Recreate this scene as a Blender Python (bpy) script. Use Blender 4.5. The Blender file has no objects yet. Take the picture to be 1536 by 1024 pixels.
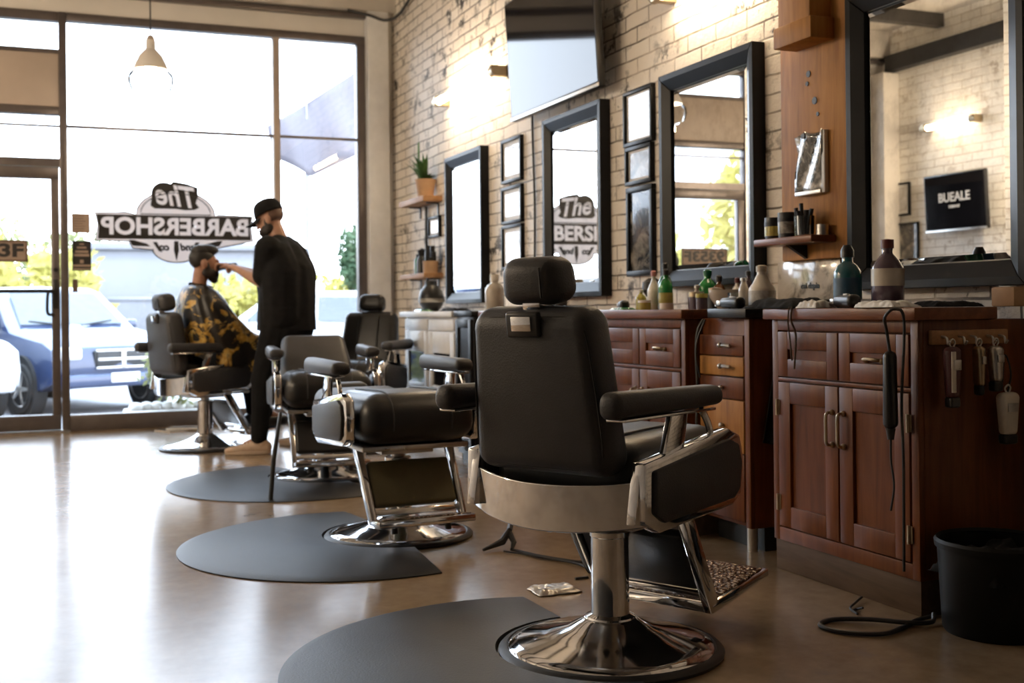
import bpy, bmesh, math, random
from math import sin, cos, pi, radians, sqrt, atan2
from mathutils import Vector, Matrix, noise
random.seed(7)
SKY, SUN, LAMP, TUBE, EXPO = 8.0, 2.0, 95., 52., 0.28  # LAMP is the strength of the unseen pendants added as fill
SC = bpy.context.scene
COL = SC.collection

# ------------------------------------------------------------------ materials
def _new(name):
    m = bpy.data.materials.new(name); m.use_nodes = True
    nt = m.node_tree; b = nt.nodes['Principled BSDF']
    return m, nt, b
def _n(nt, t, **kw):
    n = nt.nodes.new(t)
    for k, v in kw.items(): setattr(n, k, v)
    return n
def _ramp(nt, fac, stops):
    r = _n(nt, 'ShaderNodeValToRGB'); e = r.color_ramp.elements
    while len(e) < len(stops): e.new(0.5)
    for el, (p, c) in zip(e, stops):
        el.position = p; el.color = (c[0], c[1], c[2], 1)
    nt.links.new(fac, r.inputs[0]); return r.outputs[0]
def _coord(nt, scale=(1, 1, 1), kind='Object'):
    tc = _n(nt, 'ShaderNodeTexCoord'); mp = _n(nt, 'ShaderNodeMapping')
    mp.inputs['Scale'].default_value = scale
    nt.links.new(tc.outputs[kind], mp.inputs['Vector']); return mp.outputs[0]
def _noise(nt, vec, scale, detail=4, rough=.55, dist=0):
    n = _n(nt, 'ShaderNodeTexNoise')
    n.inputs['Scale'].default_value = scale; n.inputs['Detail'].default_value = detail
    n.inputs['Roughness'].default_value = rough; n.inputs['Distortion'].default_value = dist
    nt.links.new(vec, n.inputs['Vector']); return n.outputs['Fac']
def _bump(nt, b, h, strength=.2, dist=.01):
    bp = _n(nt, 'ShaderNodeBump'); bp.inputs['Strength'].default_value = strength
    bp.inputs['Distance'].default_value = dist
    nt.links.new(h, bp.inputs['Height']); nt.links.new(bp.outputs[0], b.inputs['Normal'])
def _mix(nt, fac, a, c, mode='MIX'):
    m = _n(nt, 'ShaderNodeMix', data_type='RGBA', blend_type=mode)
    for sock, v in ((m.inputs[0], fac), (m.inputs[6], a), (m.inputs[7], c)):
        if hasattr(v, 'links'): nt.links.new(v, sock)
        elif isinstance(v, (int, float)): sock.default_value = v
        else: sock.default_value = (v[0], v[1], v[2], 1)
    return m.outputs[2]

def plain(name, col, rough=.5, metal=0., var=.12, scale=9, bump=0., bscale=60, spec=.5, coat=0.):
    """a surface with slight colour mottling and optional fine grain"""
    m, nt, b = _new(name); v = _coord(nt)
    f = _noise(nt, v, scale)
    lo = [c*(1-var) for c in col]; hi = [min(1, c*(1+var)) for c in col]
    nt.links.new(_ramp(nt, f, [(.3, lo), (.7, hi)]), b.inputs['Base Color'])
    b.inputs['Roughness'].default_value = rough; b.inputs['Metallic'].default_value = metal
    b.inputs['Specular IOR Level'].default_value = spec
    if coat: b.inputs['Coat Weight'].default_value = coat; b.inputs['Coat Roughness'].default_value = .1
    if bump: _bump(nt, b, _noise(nt, v, bscale, 3), bump, .004)
    return m
def wood(name, c0, c1, c2, axis='Z', rough=.38, scale=1., knots=False):
    m, nt, b = _new(name)
    s = {'Z': (14, 14, 1.3), 'Y': (14, 1.3, 14), 'X': (1.3, 14, 14)}[axis]
    v = _coord(nt, tuple(a*scale for a in s))
    f = _noise(nt, v, 1.6, 6, .62, .6)
    c = _ramp(nt, f, [(.28, c0), (.5, c1), (.74, c2)])
    v2 = _coord(nt, (2, 2, 2)); g = _noise(nt, v2, 1.3, 3)
    c = _mix(nt, .35, c, _ramp(nt, g, [(.35, [x*.55 for x in c1]), (.65, c2)]))
    nt.links.new(c, b.inputs['Base Color']); b.inputs['Roughness'].default_value = rough; b.inputs['Specular IOR Level'].default_value = .28
    _bump(nt, b, f, .12, .004); return m
def emit(name, col, strength):
    m, nt, b = _new(name)
    b.inputs['Base Color'].default_value = (*col, 1)
    b.inputs['Emission Color'].default_value = (*col, 1); b.inputs['Emission Strength'].default_value = strength
    return m
def pane_mat(name, tint=(1, 1, 1), ior=1.45, gloss=(1, 1, 1), rough=0.):
    m, nt, b = _new(name); nt.nodes.remove(b)
    o = nt.nodes['Material Output']
    t = _n(nt, 'ShaderNodeBsdfTransparent'); t.inputs[0].default_value = (*tint, 1)
    g = _n(nt, 'ShaderNodeBsdfGlossy'); g.inputs['Roughness'].default_value = rough
    g.inputs[0].default_value = (*gloss, 1)
    f = _n(nt, 'ShaderNodeFresnel'); f.inputs[0].default_value = ior
    mx = _n(nt, 'ShaderNodeMixShader')
    nt.links.new(f.outputs[0], mx.inputs[0]); nt.links.new(t.outputs[0], mx.inputs[1])
    nt.links.new(g.outputs[0], mx.inputs[2]); nt.links.new(mx.outputs[0], o.inputs[0])
    return m
def leather(name, col, rough=.42, bump=.18, spec=.5):
    m, nt, b = _new(name); v = _coord(nt)
    f = _noise(nt, v, 5, 4)
    nt.links.new(_ramp(nt, f, [(.3, [c*.8 for c in col]), (.7, [c*1.25 for c in col])]), b.inputs['Base Color'])
    b.inputs['Roughness'].default_value = rough; b.inputs['Specular IOR Level'].default_value = spec
    vo = _n(nt, 'ShaderNodeTexVoronoi'); vo.inputs['Scale'].default_value = 210
    nt.links.new(v, vo.inputs['Vector']); _bump(nt, b, vo.outputs['Distance'], bump, .002)
    return m
def chrome(name, col=(.82, .81, .8), rough=.13):
    m, nt, b = _new(name); v = _coord(nt)
    f = _noise(nt, v, 14, 5, .6)
    nt.links.new(_ramp(nt, f, [(.3, [c*.8 for c in col]), (.55, col)]), b.inputs['Base Color'])
    mr = _n(nt, 'ShaderNodeMapRange'); mr.inputs['To Min'].default_value = rough*.6; mr.inputs['To Max'].default_value = rough*1.9
    nt.links.new(f, mr.inputs[0]); nt.links.new(mr.outputs[0], b.inputs['Roughness'])
    b.inputs['Metallic'].default_value = 1
    return m
def brick(name, c_hi, c_lo, mortar, grime, bw=.27, bh=.086, rough=.62, uvscale=1., dark_mortar=True):
    """painted brick: UV is in metres along the wall"""
    m, nt, b = _new(name)
    v = _coord(nt, (uvscale,)*3, 'UV')
    nz = _n(nt, 'ShaderNodeTexNoise'); nz.inputs['Scale'].default_value = 5; nz.inputs['Detail'].default_value = 3
    nt.links.new(v, nz.inputs['Vector'])
    ad = _n(nt, 'ShaderNodeVectorMath', operation='MULTIPLY_ADD')
    ad.inputs[1].default_value = (.02, .02, 0); nt.links.new(nz.outputs['Color'], ad.inputs[0]); nt.links.new(v, ad.inputs[2])
    br = _n(nt, 'ShaderNodeTexBrick'); nt.links.new(ad.outputs[0], br.inputs['Vector'])
    br.inputs['Scale'].default_value = 1; br.inputs['Brick Width'].default_value = bw; br.inputs['Row Height'].default_value = bh
    br.inputs['Mortar Size'].default_value = .0065; br.inputs['Mortar Smooth'].default_value = .5; br.inputs['Bias'].default_value = -.1
    br.inputs['Color1'].default_value = (*c_hi, 1); br.inputs['Color2'].default_value = (*c_lo, 1)
    br.inputs['Mortar'].default_value = (*mortar, 1)
    g = _noise(nt, v, 1.1, 6, .68)
    gm = _ramp(nt, g, [(.47, (0, 0, 0)), (.6, (1, 1, 1))])
    # grime collects in the joints: brick 'Fac' is 1 in the joint
    jf = _n(nt, 'ShaderNodeMath', operation='MULTIPLY'); jf.inputs[1].default_value = .75
    g2 = _noise(nt, v, 6.5, 5, .7)
    gm2 = _ramp(nt, g2, [(.535, (0, 0, 0)), (.60, (1, 1, 1))])
    mm = _n(nt, 'ShaderNodeMath', operation='MULTIPLY'); nt.links.new(gm, mm.inputs[0]); nt.links.new(gm2, mm.inputs[1])
    c = _mix(nt, mm.outputs[0], br.outputs['Color'], grime)
    nt.links.new(br.outputs['Fac'], jf.inputs[0])
    mj = _n(nt, 'ShaderNodeMath', operation='MULTIPLY'); nt.links.new(jf.outputs[0], mj.inputs[0])
    g3 = _ramp(nt, _noise(nt, v, 2.3, 4, .6), [(.38, (0, 0, 0)), (.56, (1, 1, 1))]); nt.links.new(g3, mj.inputs[1])
    c = _mix(nt, mj.outputs[0], c, grime)
    nt.links.new(c, b.inputs['Base Color']); b.inputs['Roughness'].default_value = rough
    sub = _n(nt, 'ShaderNodeMath', operation='MULTIPLY_ADD'); sub.inputs[1].default_value = -1.; 
    nt.links.new(br.outputs['Fac'], sub.inputs[0]); n3 = _noise(nt, v, 22, 5, .65); nt.links.new(n3, sub.inputs[2])
    _bump(nt, b, sub.outputs[0], .55, .012)
    return m

M = {}
M['leather'] = leather('black leather', (.012, .012, .013), .36)
M['leather_soft'] = leather('charcoal leather', (.038, .038, .043), .5, .25)
M['olive'] = leather('olive leather', (.16, .145, .075), .5)
M['chrome'] = chrome('chrome', (.80, .80, .81), .06)
M['steel'] = chrome('brushed steel', (.62, .6, .57), .28)
M['bronze'] = chrome('bronze', (.5, .4, .27), .3)
M['rubber'] = plain('black rubber', (.02, .02, .021), .45, var=.25, bump=.1, bscale=120)
M['mat'] = plain('mat foam', (.013, .0135, .016), .46, var=.3, scale=4, bump=.2, bscale=160, spec=.42)
M['mahog'] = wood('mahogany', (.055, .0135, .0045), (.14, .038, .011), (.22, .075, .022), 'Z')
M['mahog_h'] = wood('mahogany horizontal', (.085, .024, .009), (.17, .052, .018), (.26, .095, .036), 'Y', .3)
M['orange_wood'] = wood('orange timber', (.22, .085, .02), (.44, .19, .045), (.58, .30, .08), 'Z', .55)
M['oak'] = wood('oak board', (.27, .13, .055), (.42, .22, .1), (.5, .29, .15), 'Y', .5)
M['plinth'] = wood('worn plinth', (.035, .02, .012), (.085, .05, .03), (.15, .1, .065), 'Y', .6)
M['black_wood'] = wood('black stained wood', (.008, .008, .009), (.016, .016, .017), (.03, .029, .03), 'Z', .35)
M['white_wood'] = plain('white painted wood', (.82, .82, .83), .4, var=.06)
M['frame'] = plain('black lacquer', (.005, .005, .006), .36, var=.3, spec=.2)
M['mirror'] = chrome('mirror silver', (.93, .94, .935), .004)
M['brick'] = brick('painted brick', (.86, .81, .74), (.79, .72, .63), (.55, .48, .41), (.03, .024, .02))
M['brick_white'] = brick('white brick', (.90, .88, .83), (.87, .84, .78), (.8, .76, .68), (.5, .44, .37))
M['plaster'] = plain('cream plaster', (.72, .68, .63), .6, var=.06, scale=2, bump=.1, bscale=40)
M['plaster_dark'] = plain('brown grey panel', (.40, .33, .275), .5, var=.08, scale=2)
M['alu'] = plain('bronze aluminium', (.135, .115, .108), .35, .5, var=.12)
M['alu_pale'] = plain('pale aluminium', (.36, .33, .32), .4, .3, var=.08)
M['pane'] = pane_mat('window glass', (.985, .99, .99), 1.5)
M['clear'] = pane_mat('clear glass', (.95, .97, .97), 1.5)
M['thin_glass'] = pane_mat('thin lamp glass', (.97, .98, .98), 1.12)
M['black'] = plain('black plastic', (.013, .013, .014), .35, var=.2)
M['cloth_black'] = plain('black cotton', (.010, .010, .011), .9, var=.3, scale=14, bump=.3, bscale=40, spec=.2)
M['cloth_pants'] = plain('black denim', (.007, .007, .008), .9, var=.3, scale=14, bump=.3, bscale=40, spec=.2)
M['screen'] = plain('glossy screen', (.006, .006, .008), .05, var=.1, spec=.38)
M['paper'] = plain('white paper', (.75, .74, .72), .6, var=.05)
M['ceil'] = plain('ceiling paint', (.6, .56, .51), .7, var=.12, scale=1.5)
M['duct'] = plain('dark duct', (.05, .045, .04), .5, var=.2)
M['beam'] = plain('black beam', (.02, .019, .018), .5, var=.2)
M['skin'] = plain('skin tan', (.36, .185, .12), .5, var=.14, scale=16)
M['skin2'] = plain('skin', (.43, .235, .16), .5, var=.14, scale=16)
M['hair'] = plain('black hair', (.010, .008, .007), .55, var=.4, scale=60, bump=.5, bscale=120)
M['beard'] = plain('dark beard', (.016, .010, .008), .6, var=.4, scale=60, bump=.5, bscale=120)
M['shoe'] = plain('beige suede', (.58, .44, .33), .75, var=.1, scale=20)
M['sole'] = plain('tan sole', (.5, .4, .31), .7)
M['terracotta'] = plain('tan pot', (.44, .27, .15), .7, var=.15)
M['leaf'] = plain('leaf', (.05, .13, .03), .5, var=.5, scale=8)
M['bin'] = plain('black bin plastic', (.005, .005, .005), .5, var=.2, spec=.25)
M['decal_black'] = plain('black vinyl', (.016, .014, .013), .4, var=.2)
M['tan_sticker'] = plain('tan sticker', (.3, .22, .17), .6, var=.12)
M['decal_brown'] = plain('brown sticker', (.14, .085, .06), .5, var=.2)
def translucent(name, col, tr=.5):
    m, nt, b = _new(name); o = nt.nodes['Material Output']
    f = _noise(nt, _coord(nt), 7); c = _ramp(nt, f, [(.3, [x*.95 for x in col]), (.7, col)])
    nt.links.new(c, b.inputs['Base Color']); b.inputs['Roughness'].default_value = .6
    t = _n(nt, 'ShaderNodeBsdfTranslucent'); nt.links.new(c, t.inputs[0])
    mx = _n(nt, 'ShaderNodeMixShader'); mx.inputs[0].default_value = tr
    nt.links.new(b.outputs[0], mx.inputs[1]); nt.links.new(t.outputs[0], mx.inputs[2]); nt.links.new(mx.outputs[0], o.inputs[0])
    return m
M['decal_white'] = translucent('white vinyl', (.85, .81, .80), .55)
M['banner'] = translucent('lavender cloth', (.16, .15, .175), .2)
def floor_mat():
    m, nt, b = _new('polished concrete'); v = _coord(nt)
    f = _noise(nt, v, .9, 8, .62, .4)
    c = _ramp(nt, f, [(.3, (.20, .14, .085)), (.5, (.29, .21, .132)), (.72, (.37, .285, .19))])
    g = _noise(nt, v, 14, 5, .7)
    c = _mix(nt, .35, c, _ramp(nt, g, [(.35, (.2, .14, .09)), (.65, (.34, .255, .17))]))
    st = _ramp(nt, _noise(nt, v, 2.1, 5, .7), [(.62, (0, 0, 0)), (.7, (1, 1, 1))])
    c = _mix(nt, st, c, (.24, .185, .14))
    nt.links.new(c, b.inputs['Base Color'])
    mr = _n(nt, 'ShaderNodeMapRange'); mr.inputs['To Min'].default_value = .12; mr.inputs['To Max'].default_value = .29
    nt.links.new(_noise(nt, v, 1.7, 6, .6), mr.inputs[0]); nt.links.new(mr.outputs[0], b.inputs['Roughness'])
    b.inputs['Specular IOR Level'].default_value = .36
    _bump(nt, b, _noise(nt, v, 7, 4), .05, .01)
    return m
M['floor'] = floor_mat()
def tread_mat():
    m, nt, b = _new('tread plate'); v = _coord(nt)
    vo = _n(nt, 'ShaderNodeTexVoronoi'); vo.inputs['Scale'].default_value = 75; nt.links.new(v, vo.inputs['Vector'])
    nt.links.new(_ramp(nt, vo.outputs['Distance'], [(.2, (.75, .6, .47)), (.6, (.12, .08, .06))]), b.inputs['Base Color'])
    b.inputs['Metallic'].default_value = .9; b.inputs['Roughness'].default_value = .25
    _bump(nt, b, vo.outputs['Distance'], 1., -.01); return m
M['tread'] = tread_mat()
def cape_mat():
    m, nt, b = _new('cape print'); v = _coord(nt)
    f = _noise(nt, v, 7.5, 3, .6, 1.2)
    g = _noise(nt, v, 22, 3, .6, .8)
    mk = _ramp(nt, f, [(.52, (0, 0, 0)), (.57, (1, 1, 1))])
    gold = _ramp(nt, g, [(.3, (.26, .12, .02)), (.5, (.55, .33, .06)), (.7, (.62, .48, .2))])
    nt.links.new(_mix(nt, mk, (.014, .012, .011), gold), b.inputs['Base Color'])
    b.inputs['Roughness'].default_value = .42; _bump(nt, b, _noise(nt, v, 12, 3), .3, .01); return m
M['cape'] = cape_mat()
def photo_mat(name, tones, scale=(3, 5, 5), nscale=2.):
    """a mottled print under glass"""
    m, nt, b = _new(name); v = _coord(nt, scale)
    nt.links.new(_ramp(nt, _noise(nt, v, nscale, 6, .65, .5), [(.3, tones[0]), (.48, tones[1]), (.66, tones[2])]), b.inputs['Base Color'])
    b.inputs['Roughness'].default_value = .12; b.inputs['Coat Weight'].default_value = .6
    return m
M['print_pale'] = photo_mat('pale print', ((.35, .31, .27), (.62, .6, .58), (.8, .8, .8)))
M['print_mix'] = photo_mat('grey print', ((.05, .045, .04), (.3, .28, .25), (.68, .66, .62)))
M['print_matte'] = photo_mat('matte print', ((.012, .011, .011), (.045, .042, .04), (.62, .58, .53)), (8, 10, 10), 1.5)
M['splotch'] = photo_mat('splotched board', ((.02, .018, .016), (.62, .55, .46), (.72, .66, .57)), (1, 1, 1), 9.)
M['print_dark'] = photo_mat('dark print', ((.012, .012, .013), (.05, .047, .045), (.3, .27, .22)), nscale=1.6)

# ------------------------------------------------------------------ mesh building
class MB:
    def __init__(s): s.bm = bmesh.new()
    def _add(s, verts, faces):
        vs = [s.bm.verts.new(v) for v in verts]
        for f in faces:
            try: s.bm.faces.new([vs[i] for i in f])
            except ValueError: pass
        return vs
    def box(s, x0, x1, y0, y1, z0, z1, bev=0., seg=2, mt=None):
        v = [(x, y, z) for x in (x0, x1) for y in (y0, y1) for z in (z0, z1)]
        vs = s._add(v, [(0, 1, 3, 2), (4, 6, 7, 5), (0, 4, 5, 1), (2, 3, 7, 6), (0, 2, 6, 4), (1, 5, 7, 3)])
        if bev:
            es = list({e for w in vs for e in w.link_edges})
            r = bmesh.ops.bevel(s.bm, geom=es, offset=bev, segments=seg, profile=.5, affect='EDGES')
            vs = list({w for f in r['faces'] for w in f.verts} | {w for w in vs if w.is_valid})
        if mt is not None: bmesh.ops.transform(s.bm, matrix=mt, verts=[w for w in vs if w.is_valid])
        return s
    def rbox(s, c, size, r, seg=4, mt=None, fn=None):
        """box with well rounded edges; fn reshapes points in the box's own coordinates"""
        t = bmesh.new(); bmesh.ops.create_cube(t, size=1)
        for w in t.verts: w.co = Vector((w.co.x*size[0], w.co.y*size[1], w.co.z*size[2]))
        bmesh.ops.bevel(t, geom=list(t.edges), offset=min(r, min(size)*.499), segments=seg, profile=.5, affect='EDGES')
        s._merge(t, c, mt, fn); return s
    def _merge(s, t, c=(0, 0, 0), mt=None, fn=None):
        mp = {}
        for w in t.verts:
            p = Vector(w.co)
            if fn: p = Vector(fn(p))
            p = p + Vector(c)
            if mt is not None: p = mt @ p
            mp[w] = s.bm.verts.new(p)
        for f in t.faces:
            try: s.bm.faces.new([mp[w] for w in f.verts])
            except ValueError: pass
        t.free()
    def cyl(s, p0, p1, r0, r1=None, n=24, caps=True):
        r1 = r0 if r1 is None else r1
        p0, p1 = Vector(p0), Vector(p1); d = (p1-p0).normalized()
        a = d.orthogonal().normalized(); b = d.cross(a)
        v = []
        for p, r in ((p0, r0), (p1, r1)):
            v += [p + (a*cos(2*pi*i/n) + b*sin(2*pi*i/n))*r for i in range(n)]
        f = [(i, (i+1) % n, n+(i+1) % n, n+i) for i in range(n)]
        if caps: f += [tuple(range(n-1, -1, -1)), tuple(range(n, 2*n))]
        s._add(v, f); return s
    def lathe(s, prof, c=(0, 0, 0), n=40, mt=None, cap=True):
        v = []; k = len(prof)
        for i in range(n):
            a = 2*pi*i/n
            v += [Vector((r*cos(a), r*sin(a), z)) for r, z in prof]
        v = [(mt @ w if mt is not None else w) + Vector(c) for w in v]
        f = []
        for i in range(n):
            j = (i+1) % n
            f += [(i*k+q, j*k+q, j*k+q+1, i*k+q+1) for q in range(k-1)]
        if cap:
            if prof[0][0] > 1e-5: f.append(tuple(i*k for i in range(n-1, -1, -1)))
            if prof[-1][0] > 1e-5: f.append(tuple(i*k+k-1 for i in range(n)))
        s._add(v, f)
        return s
    def tube(s, pts, r, n=8, closed=False, flat=None):
        """round (or flattened) section swept along points"""
        pts = [Vector(p) for p in pts]; m = len(pts); rings = []
        up = None
        for i, p in enumerate(pts):
            t = (pts[(i+1) % m]-pts[i-1]) if closed else (pts[min(i+1, m-1)]-pts[max(i-1, 0)])
            t.normalize()
            if up is None: a = t.orthogonal().normalized()
            else:
                a = up - t*up.dot(t)
                a = a.normalized() if a.length > 1e-6 else t.orthogonal().normalized()
            up = a; b = t.cross(a)
            rr = r[i] if isinstance(r, (list, tuple)) else r
            rings.append([s.bm.verts.new(p + (a*cos(2*pi*q/n) + b*sin(2*pi*q/n))*rr) for q in range(n)])
        for i in range(m if closed else m-1):
            A, B = rings[i], rings[(i+1) % m]
            for q in range(n):
                try: s.bm.faces.new((A[q], A[(q+1) % n], B[(q+1) % n], B[q]))
                except ValueError: pass
        if not closed:
            s.bm.faces.new(rings[0][::-1]); s.bm.faces.new(rings[-1])
        return s
    def prism(s, poly, mt, depth, bev=0.):
        """polygon in local XY pushed along local Z by depth, then mt"""
        t = bmesh.new()
        lo = [t.verts.new((x, y, 0)) for x, y in poly]; hi = [t.verts.new((x, y, depth)) for x, y in poly]
        n = len(poly)
        t.faces.new(lo[::-1]); t.faces.new(hi)
        for i in range(n): t.faces.new((lo[i], lo[(i+1) % n], hi[(i+1) % n], hi[i]))
        bmesh.ops.recalc_face_normals(t, faces=list(t.faces))
        if bev: bmesh.ops.bevel(t, geom=list(t.edges), offset=bev, segments=2, profile=.5, affect='EDGES')
        s._merge(t, (0, 0, 0), mt); return s
    def ball(s, c, r, sub=2, mt=None):
        t = bmesh.new(); bmesh.ops.create_icosphere(t, subdivisions=sub, radius=1)
        rr = r if isinstance(r, (list, tuple)) else (r, r, r)
        R3 = mt if mt is not None else Matrix.Identity(3)
        for w in t.verts: w.co = R3 @ Vector((w.co.x*rr[0], w.co.y*rr[1], w.co.z*rr[2]))
        s._merge(t, c); return s
    def quad(s, a, b, c, d): s._add([a, b, c, d], [(0, 1, 2, 3)]); return s
    def mesh(s, name, smooth=True, angle=40):
        bmesh.ops.recalc_face_normals(s.bm, faces=list(s.bm.faces))
        me = bpy.data.meshes.new(name); s.bm.to_mesh(me); s.bm.free()
        if smooth:
            me.shade_smooth(); me.set_sharp_from_angle(angle=radians(angle))
        return me
    def build(s, name, mat, parent=None, smooth=True, angle=40, bevel=0., **props):
        me = s.mesh(name, smooth, angle)
        me.materials.append(mat)
        o = bpy.data.objects.new(name, me); COL.objects.link(o)
        if parent is not None: o.parent = parent
        if bevel:
            bv = o.modifiers.new('edge', 'BEVEL'); bv.width = bevel; bv.segments = 2; bv.limit_method = 'ANGLE'
        for k, v in props.items(): o[k] = v
        return o

def thing(name, label, cat, loc=(0, 0, 0), rz=0., group=None):
    o = bpy.data.objects.new(name, None); COL.objects.link(o)
    o.empty_display_size = .1; o.location = loc; o.rotation_euler = (0, 0, rz)
    o['label'] = label; o['category'] = cat
    if group: o['group'] = group
    return o
def tag(o, label, cat, group=None):
    o['label'] = label; o['category'] = cat
    if group: o['group'] = group
    return o
def at(o, loc, rz=0.): o.location = loc; o.rotation_euler = (0, 0, rz); return o
def struct(o): o['kind'] = 'structure'; return o
def copy_tree(o, parent=None):
    c = o.copy(); COL.objects.link(c)
    if parent is not None: c.parent = parent
    for ch in list(o.children): copy_tree(ch, c)
    return c
def text_mesh(txt, size, bold=.0, shear=0., align='CENTER', depth=.002):
    cu = bpy.data.curves.new('lettering', 'FONT'); cu.body = txt; cu.size = size; cu.offset = bold; cu.shear = shear
    cu.align_x = align; cu.align_y = 'CENTER'; cu.extrude = depth; cu.resolution_u = 4
    o = bpy.data.objects.new('lettering', cu); COL.objects.link(o)
    dg = bpy.context.evaluated_depsgraph_get()
    me = bpy.data.meshes.new_from_object(o.evaluated_get(dg)); bpy.data.objects.remove(o); bpy.data.curves.remove(cu)
    return me
def text_obj(name, txt, size, mat, parent, mt, bold=0., shear=0., width=None, depth=.002):
    """flat lettering; mt maps text XY into the parent's space; width squeezes it to fit"""
    me = text_mesh(txt, size, bold, shear, depth=depth)
    xs = [v.co.x for v in me.vertices]
    if width and xs:
        k = width/(max(xs)-min(xs)); mid = (max(xs)+min(xs))/2
        for v in me.vertices: v.co.x = (v.co.x-mid)*k
    me.transform(mt)
    me.materials.clear(); me.materials.append(mat)
    o = bpy.data.objects.new(name, me); COL.objects.link(o); o.parent = parent
    return o
def cut(o, cutters):
    """subtract the cutters' solids from o"""
    for c in cutters:
        me = c.data.copy(); cy = sum(v.co.y for v in me.vertices)/len(me.vertices)
        for v in me.vertices: v.co.y = cy+(v.co.y-cy)*12
        k = bpy.data.objects.new('cutter', me); COL.objects.link(k); k.parent = c.parent
        m = o.modifiers.new('cut', 'BOOLEAN'); m.object = k; m.operation = 'DIFFERENCE'; m.solver = 'EXACT'; m.use_self = True
        dg = bpy.context.evaluated_depsgraph_get(); dg.update()
        new = bpy.data.meshes.new_from_object(o.evaluated_get(dg)); o.modifiers.clear(); o.data = new
        bpy.data.objects.remove(k)
def basis(origin, ex, ey, ez):
    m = Matrix.Identity(4)
    for i, e in enumerate((ex, ey, ez)):
        for j in range(3): m[j][i] = e[j]
    for j in range(3): m[j][3] = origin[j]
    return m
def smooth_pts(pts, n=6, closed=False):
    """Catmull-Rom through the points"""
    P = [Vector(p) for p in pts]; out = []; m = len(P)
    rng = range(m) if closed else range(m-1)
    for i in rng:
        p0 = P[(i-1) % m] if closed or i > 0 else P[0]*2-P[1]
        p1, p2 = P[i], P[(i+1) % m]
        p3 = P[(i+2) % m] if closed or i < m-2 else P[-1]*2-P[-2]
        for q in range(n):
            t = q/n
            out.append(.5*((2*p1)+(p2-p0)*t+(2*p0-5*p1+4*p2-p3)*t*t+(3*p1-p0-3*p2+p3)*t**3))
    if not closed: out.append(P[-1])
    return out
# ================================================================== ROOM
XR, XL, YW, YB, ZC = 3.07, -2.8, 10.55, -3.6, 4.1
def wall_quad(name, a, b, c, d, mat, u, w):
    """one wall face; UV in metres"""
    bm = bmesh.new(); vs = [bm.verts.new(p) for p in (a, b, c, d)]; f = bm.faces.new(vs)
    uv = bm.loops.layers.uv.new('UVMap')
    for l in f.loops: l[uv].uv = (l.vert.co[u], l.vert.co[w])
    me = bpy.data.meshes.new(name); bm.to_mesh(me); bm.free(); me.materials.append(mat)
    o = bpy.data.objects.new(name, me); COL.objects.link(o)
    s = o.modifiers.new('thickness', 'SOLIDIFY'); s.thickness = .15; s.offset = 1
    return struct(o)
struct(MB().box(XL-.2, XR+.2, YB-.2, YW+.06, -.14, 0).build('floor', M['floor'], smooth=False))
struct(MB().box(XL-.2, XR+.2, YB-.2, YW+.06, ZC, ZC+.2).build('ceiling', M['ceil'], smooth=False))
wall_quad('wall_right', (XR, YB, 0), (XR, YW, 0), (XR, YW, ZC), (XR, YB, ZC), M['brick'], 1, 2)
wall_quad('wall_left', (XL, YW, 0), (XL, YB, 0), (XL, YB, ZC), (XL, YW, ZC), M['brick_white'], 1, 2)
wall_quad('wall_back', (XL, YB, 0), (XR, YB, 0), (XR, YB, ZC), (XL, YB, ZC), M['beam'], 0, 2)  # unseen wall, made dark to keep bounce light off the cabinets
# window wall: plaster header and ends
b = MB(); b.box(XL-.1, XR+.1, YW-.02, YW+.14, 3.56, ZC)
b.box(XL-.1, -2.55, YW-.02, YW+.14, 0, 3.56); b.box(2.805, XR+.1, YW-.02, YW+.14, 0, 3.56)
struct(b.build('wall_front', M['plaster'], smooth=False))
struct(MB().box(2.80, 3.0, YW-.16, YW-.02, 0, 3.80, .008).build('trim_1', M['white_wood']))      # white pilaster in the corner
struct(MB().box(XL, 2.97, YW-.10, YW-.02, 3.74, 3.79, .006).build('trim_2', M['alu']))            # dark ledge over the window
struct(MB().box(XL, XR, YW-.16, YW-.02, 3.80, ZC, .01).build('trim_3', M['ceil']))
b = MB(); b.tube(smooth_pts([(2.6, YW-.19, 3.78), (2.8, YW-.22, 3.74), (2.95, YW-.25, 3.70), (3.02, YW-.5, 3.72), (3.03, YW-1.2, 3.9)]), .014)
tag(b.build('hanging_cable', M['rubber']), 'dark cable running along the top corner where the window meets the brick wall', 'cable')
struct(MB().box(XL, XL+.12, YB, YW-.2, 3.62, 3.80).build('trim_4', M['beam']))                    # black beam on the left wall
struct(MB().box(XL, XL+.22, YW-.3, YW-.02, 0, 3.6, .01).build('trim_5', M['plaster']))
# --- window frame, panes
FR = M['alu']; PF = M['alu_pale']
y0, y1 = YW-.05, YW+.05
def framebox(*a): return MB().box(*a, .006)
w1 = framebox(.183, 2.805, y0, y1, 0, .14)
w1.box(.183, 2.805, y0, y1, 3.51, 3.58, .006)
w1 = struct(w1.build('window_1', FR))
framebox(1.94, 2.0, y0, y1, .14, 3.51).build('mullion', M['plaster_dark'], w1)
framebox(2.72, 2.805, y0, y1, .14, 3.51).build('mullion', FR, w1)
MB().box(.183, 2.72, YW-.012, YW+.012, 2.60, 2.625).build('transom_bar', FR, w1)
MB().box(.183, 1.94, YW-.003, YW+.003, .14, 3.51).build('pane', M['pane'], w1, smooth=False)
MB().box(2.0, 2.72, YW-.003, YW+.003, .14, 3.51).build('pane', M['pane'], w1, smooth=False)
# post between door and window
struct(framebox(.118, .183, y0-.01, y1, 0, 3.58).build('trim_6', FR))
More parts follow.
